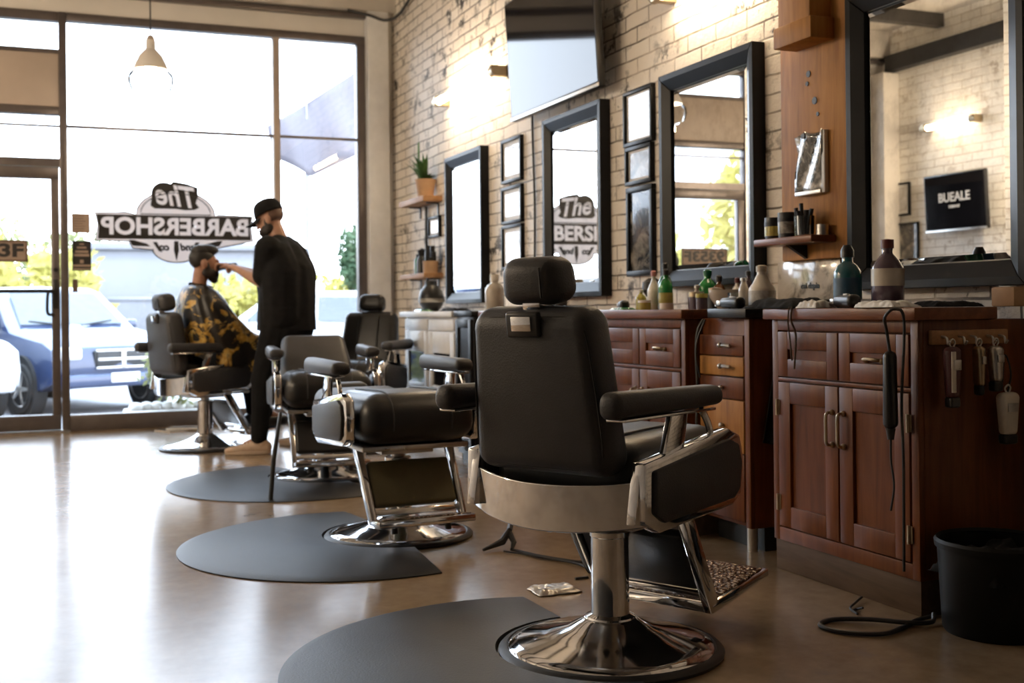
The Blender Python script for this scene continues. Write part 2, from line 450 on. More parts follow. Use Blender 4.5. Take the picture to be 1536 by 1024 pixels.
# --- door bay: transom light, panel, lower light, door leaf
DX0, DX1 = -.92, .118
b = framebox(DX0, DX1, y0, y1, 2.77, 3.23)
struct(b.build('trim_7', M['plaster_dark']))
w2 = framebox(DX0, DX1, y0, y1, 3.50, 3.58); w2.box(DX0, DX1, y0, y1, 3.22, 3.26)
w2 = struct(w2.build('window_2', FR))
MB().box(DX0, DX1, YW-.003, YW+.003, 3.26, 3.50).build('pane', M['pane'], w2, smooth=False)
w3 = framebox(DX0, DX1, y0, y1, 2.70, 2.77); w3.box(DX0, DX1, y0, y1, 2.26, 2.33)
w3.box(DX0, DX1, YW-.01, YW+.01, 2.60, 2.62)
w3 = struct(w3.build('window_3', FR))
MB().box(DX0, DX1, YW-.003, YW+.003, 2.33, 2.70).build('pane', M['pane'], w3, smooth=False)
d = MB(); d.box(DX0+.01, DX1-.005, y0, y1-.02, .02, .15, .005); d.box(DX0+.01, DX1-.005, y0, y1-.02, 2.155, 2.255, .005)
d.box(.045, DX1-.005, y0, y1-.02, .15, 2.155, .005); d.box(DX0+.01, DX0+.085, y0, y1-.02, .15, 2.155, .005)
d = struct(d.build('door_1', FR))
MB().box(DX0+.085, .045, YW-.02, YW-.014, .15, 2.155).build('pane', M['pane'], d, smooth=False)
b = MB(); b.cyl((DX0+.02, y0-.06, 1.20), (.06, y0-.06, 1.20), .016)
b.cyl((.06, y0-.06, 1.20), (.06, y0, 1.20), .016); b.cyl((DX0+.04, y0-.06, 1.2), (DX0+.04, y0, 1.2), .016)
b.build('push_bar', M['black'], d)
b = MB(); b.tube(smooth_pts([(.06, y0, 1.19), (.02, y0-.05, 1.19), (.01, y0-.07, 1.1), (.015, y0-.06, 1.01), (.06, y0, 1.0)]), .013)
b.build('pull_handle', M['black'], d)
b = MB(); b.box(.055, .10, y0-.012, y0, 1.05, 1.30, .004); b.cyl((.078, y0-.025, 1.38), (.078, y0, 1.38), .018)
b.build('lock', M['black'], d)
MB().box(DX0, .183, y0-.06, y0+.02, 0, .018).build('threshold', M['steel'], d)
# window beyond the door, out of the direct view but in the mirrors
w4 = framebox(-2.55, DX0-.06, y0, y1, 0, .14); w4.box(-2.55, DX0-.06, y0, y1, 3.51, 3.58)
w4.box(DX0-.06, DX0, y0-.01, y1, 0, 3.58, .006); w4.box(-2.55, -2.47, y0, y1, .14, 3.51); w4.box(-2.47, DX0-.06, y0, y1, 2.3, 2.42)
w4 = struct(w4.build('window_4', FR))
MB().box(-2.47, DX0-.06, YW-.003, YW+.003, .14, 3.51).build('pane', M['pane'], w4, smooth=False)
# ceiling ducts and joists seen in the tall mirror
for i, yy in enumerate((9.6, 8.2, 6.4)):
    struct(MB().box(XL, XR, yy-.05, yy+.05, ZC-.14, ZC).build('beam', M['duct'], smooth=False))
b = MB(); b.cyl((-.9, YB+.2, 3.86), (-.9, YW-1.2, 3.86), .17); 
for q in range(9): b.cyl((-.9, YB+1+q*1.3, 3.86), (-.9, YB+1.05+q*1.3, 3.86), .18)
tag(b.build('hanging_duct', M['steel']), 'round metal air duct hung under the ceiling near the left wall', 'duct')

# ================================================================== SIGN ON THE GLASS (seen from behind, so reversed)
YS = YW-.012
sg = thing('window_decal', 'black and white barbershop logo lettered in reverse on the big front window', 'sign', (1.075, YS, 1.76))
def flip(cx, cz, dy=0.): return basis((cx, dy, cz), (-1, 0, 0), (0, 0, 1), (0, 1, 0))
def plate(poly, name, mat, dy, depth=.002):
    return MB().prism(poly, basis((0, dy, 0), (1, 0, 0), (0, 0, 1), (0, -1, 0)), depth).build(name, mat, sg, smooth=False)
def arcp(cx, cz, rx, rz, a0, a1, n=14): return [(cx+rx*cos(radians(a0+(a1-a0)*i/n)), cz+rz*sin(radians(a0+(a1-a0)*i/n))) for i in range(n+1)]
outer = [(-.68, .12), (-.655, .02)] + [(-.675, -.12), (-.40, -.13), (-.37, -.185), (-.20, -.20)] + arcp(0, -.19, .2, .12, 180, 360) + \
        [(.28, -.2), (.40, -.17), (.60, -.13), (.675, -.12), (.655, .02), (.675, .11), (.36, .12)] + arcp(0, .11, .34, .22, 0, 180) + [(-.42, .13)]
backing = plate(outer, 'backing', M['decal_white'], 0)
def outline(poly, name, r, dy, mat):
    MB().tube([(x, dy, z) for x, z in poly], r, 5, closed=True).build(name, mat, sg)
outline(outer, 'border_line', .005, -.001, M['decal_black'])
bar = [(-.665, .105), (-.645, 0), (-.655, -.105), (.655, -.105), (.645, 0), (.66, .09), (.655, .105)]
nb = plate(bar, 'name_bar', M['decal_black'], -.001)
l1 = text_obj('lettering', 'BARBERSHOP', .205, M['decal_white'], sg, flip(0, 0, -.002), .0075, 0, 1.26)
blob = arcp(-.10, .30, .11, .10, 60, 200, 8) + [(-.215, .19), (-.18, .165), (.0, .165), (.08, .155), (.16, .16), (.20, .18), (.17, .22), (.19, .28), (.19, .36), (.1, .39), (-.02, .41)]
sb = plate(blob, 'script_shadow', M['decal_black'], -.001)
l2 = text_obj('lettering', 'The', .255, M['decal_white'], sg, flip(-.012, .272, -.002) @ Matrix.Rotation(radians(6), 4, 'Z'), .006, .35, .33)
cut(backing, (nb, sb)); cut(nb, (l1,)); cut(sb, (l2,))
outline(arcp(0, .115, .30, .19, 0, 180), 'border_line', .004, -.004, M['decal_black'])
for sx in (-1, 1):
    plate([(sx*.36, -.115), (sx*.40, -.115), (sx*.37, -.165), (sx*.22, -.17), (sx*.25, -.145)], 'flourish', M['decal_black'], -.003)
    plate([(sx*.20, -.13), (sx*.15, -.21), (sx*.12, -.22), (sx*.165, -.13)], 'flourish', M['decal_black'], -.003)
plate([(-.018, -.12), (.018, -.12), (.022, -.2), (0, -.30), (-.022, -.2)], 'center_spike', M['decal_black'], -.003)
text_obj('lettering', 'and', .085, M['decal_black'], sg, flip(.10, -.175, -.0045), .004, .2)
text_obj('lettering', 'co', .085, M['decal_black'], sg, flip(-.10, -.175, -.0045), .004, .2)
def sticker(name, x0, x1, z0, z1, mat, label):
    t = thing(name, label, 'sticker', ((x0+x1)/2, YS-.002, (z0+z1)/2))
    w, h = (x1-x0)/2, (z1-z0)/2
    MB().box(-w, w, -.002, .002, -h, h).build('sheet', mat, t, smooth=False)
    return t, w, h
t, w, h = sticker('window_sticker', .209, .358, 1.70, 1.868, M['tan_sticker'], 'plain tan square notice stuck on the window glass above a black one')
for q in range(7): MB().box(-w*.75, w*(.2+.5*random.random()), -.0035, -.002, h*.7-q*.022, h*.7-q*.022+.006).build('text_line', M['decal_brown'], t, smooth=False)
t, w, h = sticker('window_sticker', .212, .365, 1.376, 1.633, M['decal_black'], 'tall black notice with pale print stuck on the glass beside the door post')
for q, (zz, ww, hh) in enumerate(((.10, .25, .012), (.07, .5, .016), (.035, .7, .02), (.005, .8, .022), (-.05, .2, .03), (-.085, .95, .018), (-.115, .9, .012))):
    MB().box(-w*ww, w*ww, -.0035, -.002, zz-hh/2, zz+hh/2).build('text_line', M['tan_sticker'], t, smooth=False)
t, w, h = sticker('window_sticker', .212, .255, 1.19, 1.30, M['decal_brown'], 'small brown tag stuck low on the glass beside the door post')
t, w, h = sticker('door_sign', -.70, -.138, 1.448, 1.631, M['tan_sticker'], 'brown framed sign with dark characters hung inside the glass door')
t['category'] = 'sign'; t.location.y = YW-.03
b = MB()
for a in ((-w, w, -h, -h+.018), (-w, w, h-.018, h), (-w, -w+.018, -h, h), (w-.018, w, -h, h)): b.box(a[0], a[1], -.006, .0, a[2], a[3])
b.build('sign_border', M['decal_brown'], t, smooth=False)
text_obj('lettering', '9353F', .15, M['decal_black'], t, basis((0, -.004, 0), (1, 0, 0), (0, 0, 1), (0, -1, 0)), .006, 0, .50)

# ================================================================== PENDANT LAMP
p = thing('pendant_lamp', 'white bell pendant lamp with clear glass skirt hanging before the front window', 'lamp', (.763, 9.2, 2.87))
MB().tube([(0, 0, .27), (0, 0, ZC-2.87)], .006).build('cord', M['rubber'], p)
lamp_shell = [(.035, .23), (.038, .16), (.05, .15), (.085, .11), (.115, .05), (.133, 0), (.128, 0), (.11, .05), (.08, .105), (.045, .145)]
MB().lathe(lamp_shell, cap=False).build('lamp_shade', M['plaster'], p)
MB().lathe([(.0, .27), (.02, .265), (.035, .23), (.036, .16), (0, .16)]).build('socket', M['plaster_dark'], p)
MB().lathe([(.13, 0), (.165, -.04), (.17, -.09), (.15, -.15), (.09, -.185), (.0, -.19)], cap=False).build('glass_skirt', M['thin_glass'], p)
MB().lathe([(0, .1), (.03, .08), (.042, .02), (.04, -.09), (.025, -.15), (0, -.16)]).build('bulb', emit('bulb glow', (1, .86, .66), 14), p)

# ================================================================== TUBE LIGHTS
def sconce(y0, y1, z, label, x=XR, s=-1, strength=TUBE):
    t = thing('tube_light', label, 'lamp', (x, (y0+y1)/2, z), 0, 'tube lights on the walls')
    L = (y1-y0)/2
    MB().cyl((s*.10, -L, 0), (s*.10, L, 0), .028, n=16).build('tube', emit('warm tube', (1, .77, .50), strength), t)
    for q in (-1, 1):
        b = MB(); b.box(min(0, s*.13), max(0, s*.13), q*L-.03, q*L+.03, -.035, .045, .01); b.cyl((s*.10, q*L-.045, 0), (s*.10, q*L+.045, 0), .036, n=16)
        b.build('wall_mount', M['bronze'], t)
    return t
sconce(7.62, 8.88, 2.70, 'glowing tube light on the brick wall between the pilaster and the tilted television')
sconce(4.32, 5.25, 2.63, 'glowing tube light on the brick wall above the mirror beside the timber post')
sconce(9.05, 9.75, 2.90, 'short glowing tube light on the white wall, seen in the big mirror', XL, 1)

# ================================================================== MIRRORS
def mirror(y0, y1, z0, z1, label, fw=.085, dep=.07, lean=0.):
    t = thing('wall_mirror', label, 'mirror', (XR, (y0+y1)/2, z0), 0, 'black framed mirrors along the brick wall')
    w, h = (y1-y0)/2, z1-z0
    # frame profile: four mitred bars, outer edge proud of the wall, sloping to the glass
    def bar(name, pts_out, pts_in):
        (a, b_), (c, d_) = pts_out, pts_in
        bm = MB()
        f = -dep; g = -dep*.62
        V = [(0, *a), (0, *b_), (f, *a), (f, *b_), (f, c[0]*.35+a[0]*.65, c[1]*.35+a[1]*.65), (f, d_[0]*.35+b_[0]*.65, d_[1]*.35+b_[1]*.65), (g, *c), (g, *d_), (0, *c), (0, *d_)]
        bm._add(V, [(0, 2, 3, 1), (2, 4, 5, 3), (4, 6, 7, 5), (6, 8, 9, 7), (8, 0, 1, 9), (0, 8, 6, 4, 2), (1, 3, 5, 7, 9)])
        bm.build('frame_bar', M['frame'], t, smooth=False, bevel=.003)
    o = [(-w, 0), (w, 0), (w, h), (-w, h)]; i = [(-w+fw, fw), (w-fw, fw), (w-fw, h-fw), (-w+fw, h-fw)]
    for k in range(4): bar('frame', (o[k], o[(k+1) % 4]), (i[k], i[(k+1) % 4]))
    bv = .026
    x0 = -dep*.45; x1 = x0-.006
    m = MB()
    a = i; c = [(-w+fw+bv, fw+bv), (w-fw-bv, fw+bv), (w-fw-bv, h-fw-bv), (-w+fw+bv, h-fw-bv)]
    V = [(x0, *q) for q in a]+[(x1, *q) for q in c]
    m._add(V, [(4, 5, 6, 7)]+[(k, (k+1) % 4, 4+(k+1) % 4, 4+k) for k in range(4)])
    g = m.build('mirror_glass', M['mirror'], t, smooth=False)
    MB().box(-.012, -.001, -w+.02, w-.02, .02, h-.02).build('backing_board', M['black'], t, smooth=False)
    return t
mirror(7.985, 8.82, 1.055, 2.228, 'black framed mirror nearest the front window, beside the potted plant shelf')
mirror(6.0, 6.845, 1.075, 2.228, 'black framed mirror under the tilted television')
mirror(4.44, 5.31, 1.11, 2.218, 'black framed mirror between the picture column and the timber post')
mirror(2.875, 3.785, 1.065, 2.255, 'largest black framed mirror, right of the timber post above the bottles', .088)

# ================================================================== FRAMED PICTURES
def picture(y0, y1, z0, z1, art, label, x=XR, s=-1, fw=.022, dep=.03, fmat='frame', mount=.03, group=None):
    t = thing('picture_frame', label, 'picture', (x, (y0+y1)/2, (z0+z1)/2), 0, group)
    w, h = (y1-y0)/2, (z1-z0)/2
    b = MB()
    X = sorted((0, s*dep))
    for q in ((-w, w, -h, -h+fw), (-w, w, h-fw, h), (-w, -w+fw, -h+fw, h-fw), (w-fw, w, -h+fw, h-fw)): b.box(X[0], X[1], q[0], q[1], q[2], q[3], .003)
    b.build('frame', M[fmat], t)
    X2 = sorted((s*.004, s*dep*.45))
    MB().box(X2[0], X2[1], -w+fw, w-fw, -h+fw, h-fw).build('mount', M['paper'], t, smooth=False)
    X3 = sorted((s*dep*.45, s*(dep*.45+.002)))
    MB().box(X3[0], X3[1], -w+fw+mount, w-fw-mount, -h+fw+mount, h-fw-mount).build('print', M[art], t, smooth=False)
    return t
picture(7.31, 7.68, 1.90, 2.212, 'print_pale', 'pale framed picture directly below the television corner, topmost of its column')
picture(7.31, 7.685, 1.61, 1.873, 'print_pale', 'small framed picture in the middle of the column left of the television mirror')
picture(7.31, 7.685, 1.285, 1.60, 'print_mix', 'framed picture at the bottom of the column left of the television mirror')
picture(5.46, 5.79, 1.91, 2.222, 'print_pale', 'framed pale certificate, topmost of the column between two mirrors', mount=.012)
picture(5.475, 5.775, 1.69, 1.905, 'print_mix', 'small square framed collage, middle of the column between two mirrors', mount=.015)
picture(5.465, 5.765, 1.18, 1.678, 'print_dark', 'tall dark framed poster, lowest of the column between two mirrors', mount=.0, fw=.03)
picture(9.10, 9.40, 1.62, 1.80, 'print_pale', 'small pale framed picture between the two corner shelves', mount=.02)
picture(10.08, 10.38, 2.0, 2.37, 'print_pale', 'pale framed picture on the white wall, reflected in the big mirror', XL, 1)
picture(9.95, 10.3, 1.42, 1.92, 'print_dark', 'dark poster on the white wall, reflected in the big mirror', XL, 1, mount=0)

# ================================================================== TELEVISIONS
def television(loc, w, h, tilt, label, s=-1, txt=None):
    t = thing('television', label, 'television', loc)
    R4 = Matrix.Translation((s*.10, 0, 0)) @ Matrix.Rotation(-s*radians(tilt) if s < 0 else radians(-tilt), 4, 'Y')
    R4 = Matrix.Translation((s*.10, 0, 0)) @ Matrix.Rotation(radians(tilt)*(-1 if s < 0 else 1), 4, 'Y')
    a, c = sorted((0, s*.045))
    MB().box(a, c, -w/2, w/2, 0, h, .006, mt=R4).build('housing', M['black'], t)
    a, c = sorted((s*.045, s*.047))
    MB().box(a, c, -w/2+.014, w/2-.014, .03, h-.014, mt=R4).build('screen', M['screen'], t, smooth=False)
    a, c = sorted((s*.045, s*.052))
    MB().box(a, c, -w/2, w/2, 0, .022, .002, mt=R4).build('bottom_trim', M['steel'], t)
    b = MB(); a, c = sorted((0, s*.12)); b.box(a, c, -.12, .12, h*.35, h*.6)
    b.build('wall_mount', M['black'], t, smooth=False)
    if txt:
        for q, (tx, sz, dz) in enumerate(txt):
            text_obj('lettering', tx, sz, M['paper'], t, R4 @ basis((s*.0485, 0, h*.55+dz), (0, -1, 0), (0, 0, 1), (s, 0, 0)), .003)
    return t
television((XR, 6.515, 2.27), 1.33, .79, 3.2, 'large black flat television tilted down from the brick wall')
television((XL, 9.26, 1.77), .86, .60, 3, 'black television on the white wall showing pale lettering, seen in the big mirror', 1, [('BUEALE', .13, .02), ('I UBAI UT', .035, -.075)])
b = MB(); b.tube(smooth_pts([(XR-.012, 7.12, 2.4), (XR-.012, 7.13, 2.2), (XR-.014, 7.10, 1.7), (XR-.012, 7.12, 1.2)]), .008)
tag(b.build('hanging_cable', M['rubber']), 'dark cable dropping down the brick wall below the television', 'cable')
# ================================================================== CABINETS (fronts face -X)
def shaker(b, y0, y1, z0, z1, st=.055, rec=.012, th=.02):
    """frame-and-panel face, front at x=0, built in the plane x in [0, th]"""
    b.box(0, th, y0, y0+st, z0, z1, .003); b.box(0, th, y1-st, y1, z0, z1, .003)
    b.box(0, th, y0+st, y1-st, z0, z0+st*1.1, .003); b.box(0, th, y0+st, y1-st, z1-st*1.1, z1, .003)
    b.box(rec, th, y0+st-.004, y1-st+.004, z0+st, z1-st)
def bow_handle(parent, y, z0, z1, x=0., mat='bronze', out=.03):
    """vertical pull with curled ends"""
    b = MB()
    b.tube(smooth_pts([(x, y, z0), (x-out*.8, y, z0+.002), (x-out, y, z0+.02), (x-out, y, (z0+z1)/2), (x-out, y, z1-.02), (x-out*.8, y, z1-.002), (x, y, z1)], 4), .006)
    b.ball((x-.004, y, z0), .011); b.ball((x-.004, y, z1), .011)
    return b.build('handle', M[mat], parent)
def cup_pull(parent, y, z, x=0., mat='bronze'):
    b = MB(); b.tube(smooth_pts([(x, y-.04, z), (x-.022, y-.03, z+.004), (x-.026, y, z+.006), (x-.022, y+.03, z+.004), (x, y+.04, z)], 4), .006)
    b.ball((x-.003, y-.04, z), .01); b.ball((x-.003, y+.04, z), .01)
    return b.build('handle', M[mat], parent)
def hinge(parent, y, z):
    b = MB(); b.cyl((-.006, y, z-.03), (-.006, y, z+.03), .006, n=10); b.box(-.003, .001, y-.012, y+.012, z-.028, z+.028)
    b.build('hinge', M['bronze'], parent)

def cabinet(label, y0, y1, xf=2.585, wood_='mahog', top='mahog_h', plinth_h=.115, xtop=.03, topx1=None, knobs=True):
    """floor cabinet with two drawer fronts above two doors"""
    t = thing('wooden_cabinet', label, 'cabinet', (xf, (y0+y1)/2, 0))
    h = (y1-y0)/2; D = XR-xf-.005
    b = MB(); b.box(.022, D, -h, h, plinth_h, .953, .003)
    b.box(0, .022, -h, -h+.035, plinth_h, .953, .002); b.box(0, .022, h-.035, h, plinth_h, .953, .002)
    b.box(0, .022, -h+.035, h-.035, plinth_h, .165, .002); b.box(0, .022, -h+.035, h-.035, .912, .953, .002)
    b.box(0, .022, -h+.035, h-.035, .72, .733, .002)
    b.build('body', M[wood_], t)
    MB().box(-xtop, (topx1-xf) if topx1 else D, -h-.02, h+.02, .953, .994, .004).build('counter_top', M[top], t)
    MB().box(.006, D, -h+.004, h-.004, 0, plinth_h, .003).build('plinth', M['plinth'], t)
    w = h-.04
    for q, (a, c) in enumerate(((.004, w), (-w, -.004))):
        b = MB(); shaker(b, a, c, .738, .907, .06); dr = b.build('drawer', M[wood_], t); dr.location.x = -.004
        if knobs and q == 1: cup_pull(dr, (a+c)/2, .815, .010)
        b = MB(); shaker(b, a, c, .17, .716, .072); do = b.build('door', M[wood_], t); do.location.x = -.004
        if knobs: bow_handle(do, .032 if q == 0 else -.032, .51, .625)
        yo = w if q == 0 else -w
        hinge(do, yo, .62); hinge(do, yo, .26)
    return t
c4 = cabinet('mahogany cabinet under the largest mirror, nearest the trash bin', 2.915, 3.71, topx1=2.90)
c2 = cabinet('mahogany cabinet crowded with green bottles, under the mirror beside the timber post', 4.36, 5.19)
c1 = cabinet('mahogany cabinet mostly hidden behind the nearest barber chair', 5.95, 6.85)
cw = thing('white_cabinet', 'white painted cabinet with two glazed doors beneath the mirror nearest the window', 'cabinet', (2.56, 7.93, 0))
h = .60; D = .5
b = MB(); b.box(.02, D, -h, h, .06, .955, .003); b.box(.05, D, -h+.02, h-.02, 0, .06); b.build('body', M['white_wood'], cw)
MB().box(-.03, D, -h-.01, h+.02, .955, .994, .005).build('counter_top', M['white_wood'], cw)
for a, c in ((-h+.03, -.01), (.01, h-.03)):
    MB().box(0, .02, a, c, .86, .94, .004).build('drawer', M['white_wood'], cw)
    b = MB(); st = .09
    b.box(0, .02, a, a+st, .1, .85, .003); b.box(0, .02, c-st, c, .1, .85, .003); b.box(0, .02, a+st, c-st, .1, .19, .003); b.box(0, .02, a+st, c-st, .70, .85, .003)
    b.box(0, .02, a+st, c-st, .43, .47, .003)
    do = b.build('door', M['white_wood'], cw)
    MB().box(.010, .016, a+st, c-st, .19, .70).build('pane', M['screen'], do, smooth=False)
    MB().ball((-.012, (c-.02) if a < 0 else (a+.02), .6), .013).build('knob', M['steel'], do)
cb = thing('black_cabinet', 'narrow black cabinet beside the white one, behind the nearest barber chair', 'cabinet', (2.56, 7.13, 0))
b = MB(); b.box(.0, .5, -.165, .165, .05, .96, .006); b.box(.03, .5, -.15, .15, 0, .05); b.build('body', M['black_wood'], cb)
MB().box(-.02, .5, -.18, .18, .96, .996, .004).build('counter_top', M['black_wood'], cb)
b = MB(); shaker(b, -.15, .15, .08, .94, .05); dd = b.build('door', M['black_wood'], cb); dd.location.x = -.018
MB().ball((-.012, -.11, .6), .012).build('knob', M['steel'], dd)
# drawer tower with dark side
c3 = thing('drawer_tower', 'narrow brown drawer unit with a black top between the two mahogany cabinets', 'cabinet', (2.64, 4.12, 0))
b = MB(); b.box(.02, .42, -.17, .215, .10, .955, .003); b.box(0, .02, -.17, -.135, .1, .955, .002); b.build('body', M['mahog'], c3)
MB().box(-.03, .42, -.19, .10, .957, .996, .006).build('counter_top', M['black_wood'], c3)
MB().box(.08, .42, -.15, .2, 0.0, .10).build('plinth', M['black_wood'], c3)
b = MB(); b.cyl((.04, -.12, 0), (.04, -.12, .1), .022, n=14); b.build('leg', M['steel'], c3)
zz = [(.80, .885), (.715, .795), (.62, .71), (.40, .615), (.12, .395)]
for q, (a, c) in enumerate(zz):
    dr = MB().box(-.004, .018, -.13, .205, a, c, .004).build('drawer', M['orange_wood'] if q % 2 else M['mahog'], c3)
    b = MB(); zc_ = (a+c)/2
    if q < 2:
        b.tube([(-.004, -.0, zc_), (-.022, 0, zc_), (-.028, -.02, zc_+.002), (-.026, -.05, zc_), (-.022, -.06, zc_)], .007); b.ball((-.024, .012, zc_), .012)
    else: b.ball((-.016, .02, zc_), .011)
    b.build('knob', M['steel'], dr)
# ------------------------------------------------ timber post, corbel, shelves
ps = thing('timber_post', 'orange-brown timber post against the brick wall beside the largest mirror', 'post', (XR-.003, 4.025, 1.01))
b = MB(); b.box(-.05, 0, -.225, .225, .19, ZC-1.01, .006); b.build('board', M['orange_wood'], ps)
b = MB(); b.box(-.16, -.05, -.135, .085, 1.17, 2.2, .008)
b.prism([(-.17, 1.09), (-.05, 1.09), (-.05, 1.18), (-.17, 1.18)], basis((0, .105, 0), (1, 0, 0), (0, 0, 1), (0, -1, 0)), .26, .006)
b.build('corbel', M['orange_wood'], ps)
b = MB()
for (y, z, r) in ((.02, .98, .014), (.03, .94, .01), (-.02, .86, .016), (-.04, .80, .009)): b.cyl((-.054, y, z), (-.046, y, z), r, n=12)
b.build('bolt', M['black'], ps)
def shelf(label, y0, y1, x0, z0, z1, mat='oak'):
    t = thing('wall_shelf', label, 'shelf', (XR, (y0+y1)/2, z0)); h = (y1-y0)/2
    MB().box(x0-XR, -.001, -h, h, 0, z1-z0, .004).build('board', M[mat], t)
    b = MB()
    for s in (-.7, .7): b.box(x0-XR+.06, -.001, s*h-.01, s*h+.01, -.012, -.0005); b.box(-.012, -.001, s*h-.01, s*h+.01, -.1, -.001)
    b.build('bracket', M['black'], t)
    return t
t = thing('post_shelf', 'small wooden shelf fixed to the timber post, holding tubs and jars', 'shelf', (XR-.0545, 4.075, 1.265))
MB().box(-.127, -.001, -.205, .205, 0, .03, .004).build('board', M['mahog_h'], t)
b = MB(); b.prism([(-.10, -.002), (-.001, -.002), (-.001, -.06)], basis((0, .01, 0), (1, 0, 0), (0, 0, 1), (0, -1, 0)), .02); b.build('bracket', M['black'], t)
shelf('upper wooden corner shelf holding the potted plant', 9.07, 9.77, 2.90, 1.91, 1.957)
shelf('lower wooden corner shelf holding a tub of tools', 9.07, 9.77, 2.90, 1.275, 1.315)
b = MB(); b.tube([(XR-.02, 9.44, 1.0), (XR-.02, 9.44, 1.27)], .012); b.tube([(XR-.02, 9.46, 1.33), (XR-.02, 9.46, 1.9)], .012); 
tag(b.build('wall_pole', M['rubber']), 'slim dark conduit running up the brick wall behind the corner shelves', 'pipe')
# wrinkled photo pinned to the post
ph = thing('pinned_photo', 'curling black and white photo pinned to the timber post', 'photo', (XR-.0545, 4.02, 1.61))
bm = MB(); nu, nv = 10, 14; V = []; Fc = []
for i in range(nu+1):
    for j in range(nv+1):
        u, v = i/nu-.5, j/nv-.5
        V.append((-.006-.018*abs(sin(u*5+v*3))-.02*max(0, abs(v)-.35), u*.19, v*.25+.008*sin(u*9)))
for i in range(nu):
    for j in range(nv): Fc.append((i*(nv+1)+j, (i+1)*(nv+1)+j, (i+1)*(nv+1)+j+1, i*(nv+1)+j+1))
bm._add(V, Fc); o = bm.build('sheet', M['print_matte'], ph, angle=80); sm = o.modifiers.new('t', 'SOLIDIFY'); sm.thickness = .0015
MB().box(-.022, -.001, -.105, -.085, -.135, .125, .002).build('margin', M['paper'], ph)
MB().box(-.03, -.001, -.085, .09, -.137, -.12, .002).build('holder', M['steel'], ph)
MB().cyl((-.03, .03, .115), (-.0, .03, .115), .012, n=12).build('pin', M['black'], ph)

# ================================================================== SMALL THINGS
def jar(name, label, cat, loc, prof, mat, lid=None, lidmat='black', group=None, band=None, bandmat='paper'):
    t = thing(name, label, cat, loc, random.random()*3, group)
    MB().lathe(prof, n=28).build('body', M[mat] if isinstance(mat, str) else mat, t)
    if lid: MB().lathe(lid, n=24).build('cap', M[lidmat] if isinstance(lidmat, str) else lidmat, t)
    if band: MB().lathe([(band[0]-.002, band[1]), (band[0]+.001, band[1]), (band[0]+.001, band[2]), (band[0]-.002, band[2])], n=28, cap=False).build('paper_label', M[bandmat] if isinstance(bandmat, str) else bandmat, t)
    return t
def bottle_prof(r, h, neck=.3, sh=.68):
    return [(0, 0), (r*.93, 0), (r, .006), (r, h*sh*.9), (r*.96, h*sh), (r*.7, h*(sh+.12)), (r*neck*1.1, h*.9), (r*neck, h*.92), (r*neck, h), (0, h)]
G = {}
def liquid(name, col, rough=.15, tr=0.): 
    m = plain(name, col, rough, var=.15, spec=.6, coat=.5); 
    m.node_tree.nodes['Principled BSDF'].inputs['Transmission Weight'].default_value = tr; return m
G['green'] = liquid('green bottle', (.02, .30, .06), .12, .25)
G['green_d'] = liquid('dark green bottle', (.015, .17, .07), .12, .2)
G['yellow'] = liquid('yellow liquid', (.62, .52, .12), .15, .3)
G['teal'] = liquid('teal bottle', (.012, .11, .14), .2)
G['purple'] = liquid('dusky bottle', (.09, .06, .085), .22)
G['clearish'] = liquid('pale bottle', (.62, .55, .46), .25, .1)
G['white'] = liquid('white bottle', (.75, .70, .62), .35)
G['red'] = plain('dark red cap', (.12, .02, .02), .4)
G['pink'] = plain('pink cap', (.55, .22, .2), .5)
G['glass'] = M['clear']
G['amber'] = liquid('amber glass', (.22, .07, .015), .12, .3)
CT = .994
# --- cabinet beside the trash bin
M['teal_label'] = plain('blue label', (.02, .07, .13), .4)
jar('shampoo_bottle', 'teal bottle with dark cap beside the clippers under the largest mirror', 'bottle', (2.72, 3.43, CT), bottle_prof(.05, .185, .38, .72), G['teal'], [(0, .185), (.024, .185), (.024, .21), (.014, .23), (0, .23)], 'black', band=(.05, .03, .11), bandmat='teal_label')
jar('shampoo_bottle', 'tall dusky bottle with a red cap and pale label under the largest mirror', 'bottle', (2.70, 3.19, CT), bottle_prof(.055, .205, .34, .68), G['purple'], [(0, .205), (.022, .205), (.022, .235), (0, .238)], G['red'], band=(.055, .075, .135), bandmat=G['clearish'])
jar('spice_jar', 'short ribbed grey jar between the teal and the dusky bottles', 'jar', (2.765, 3.305, CT), [(0, 0), (.022, 0), (.024, .01), (.024, .07), (.018, .085), (0, .085)], 'steel', [(0, .085), (.018, .085), (.018, .11), (0, .112)], 'black')
jar('shampoo_bottle', 'slim dark bottle standing against the left bar of the largest mirror', 'bottle', (2.83, 3.365, CT), bottle_prof(.032, .16, .4, .75), G['green_d'], [(0, .16), (.014, .16), (.014, .19), (0, .19)], 'black')
def hand_clipper(name, label, loc, rz, body='black', pitch=0., L=.16, accent='steel', lift=0.):
    t = thing(name, label, 'hair clipper', loc, rz)
    mt = Matrix.Rotation(pitch, 4, 'Y')
    MB().rbox((0, 0, .024), (L, .046, .044), .018, 4, mt, lambda p: Vector((p.x, p.y*(1-.25*(p.x/L)), p.z*(1-.2*(p.x/L))))).build('housing', M[body] if isinstance(body, str) else body, t)
    b = MB(); b.box(L/2-.01, L/2+.022, -.02, .02, .012, .034, .003, mt=mt); b.box(L/2+.022, L/2+.03, -.021, .021, .010, .016, mt=mt)
    b.build('blade', M[accent], t)
    b = MB(); b.box(-.02, .015, -.006, .006, .044, .051, .002, mt=mt); b.build('switch', M['paper'], t)
    return t
hand_clipper('hair_clipper', 'black clipper lying between the teal bottle and the ribbed jar', (2.61, 3.30, CT), 1.3)
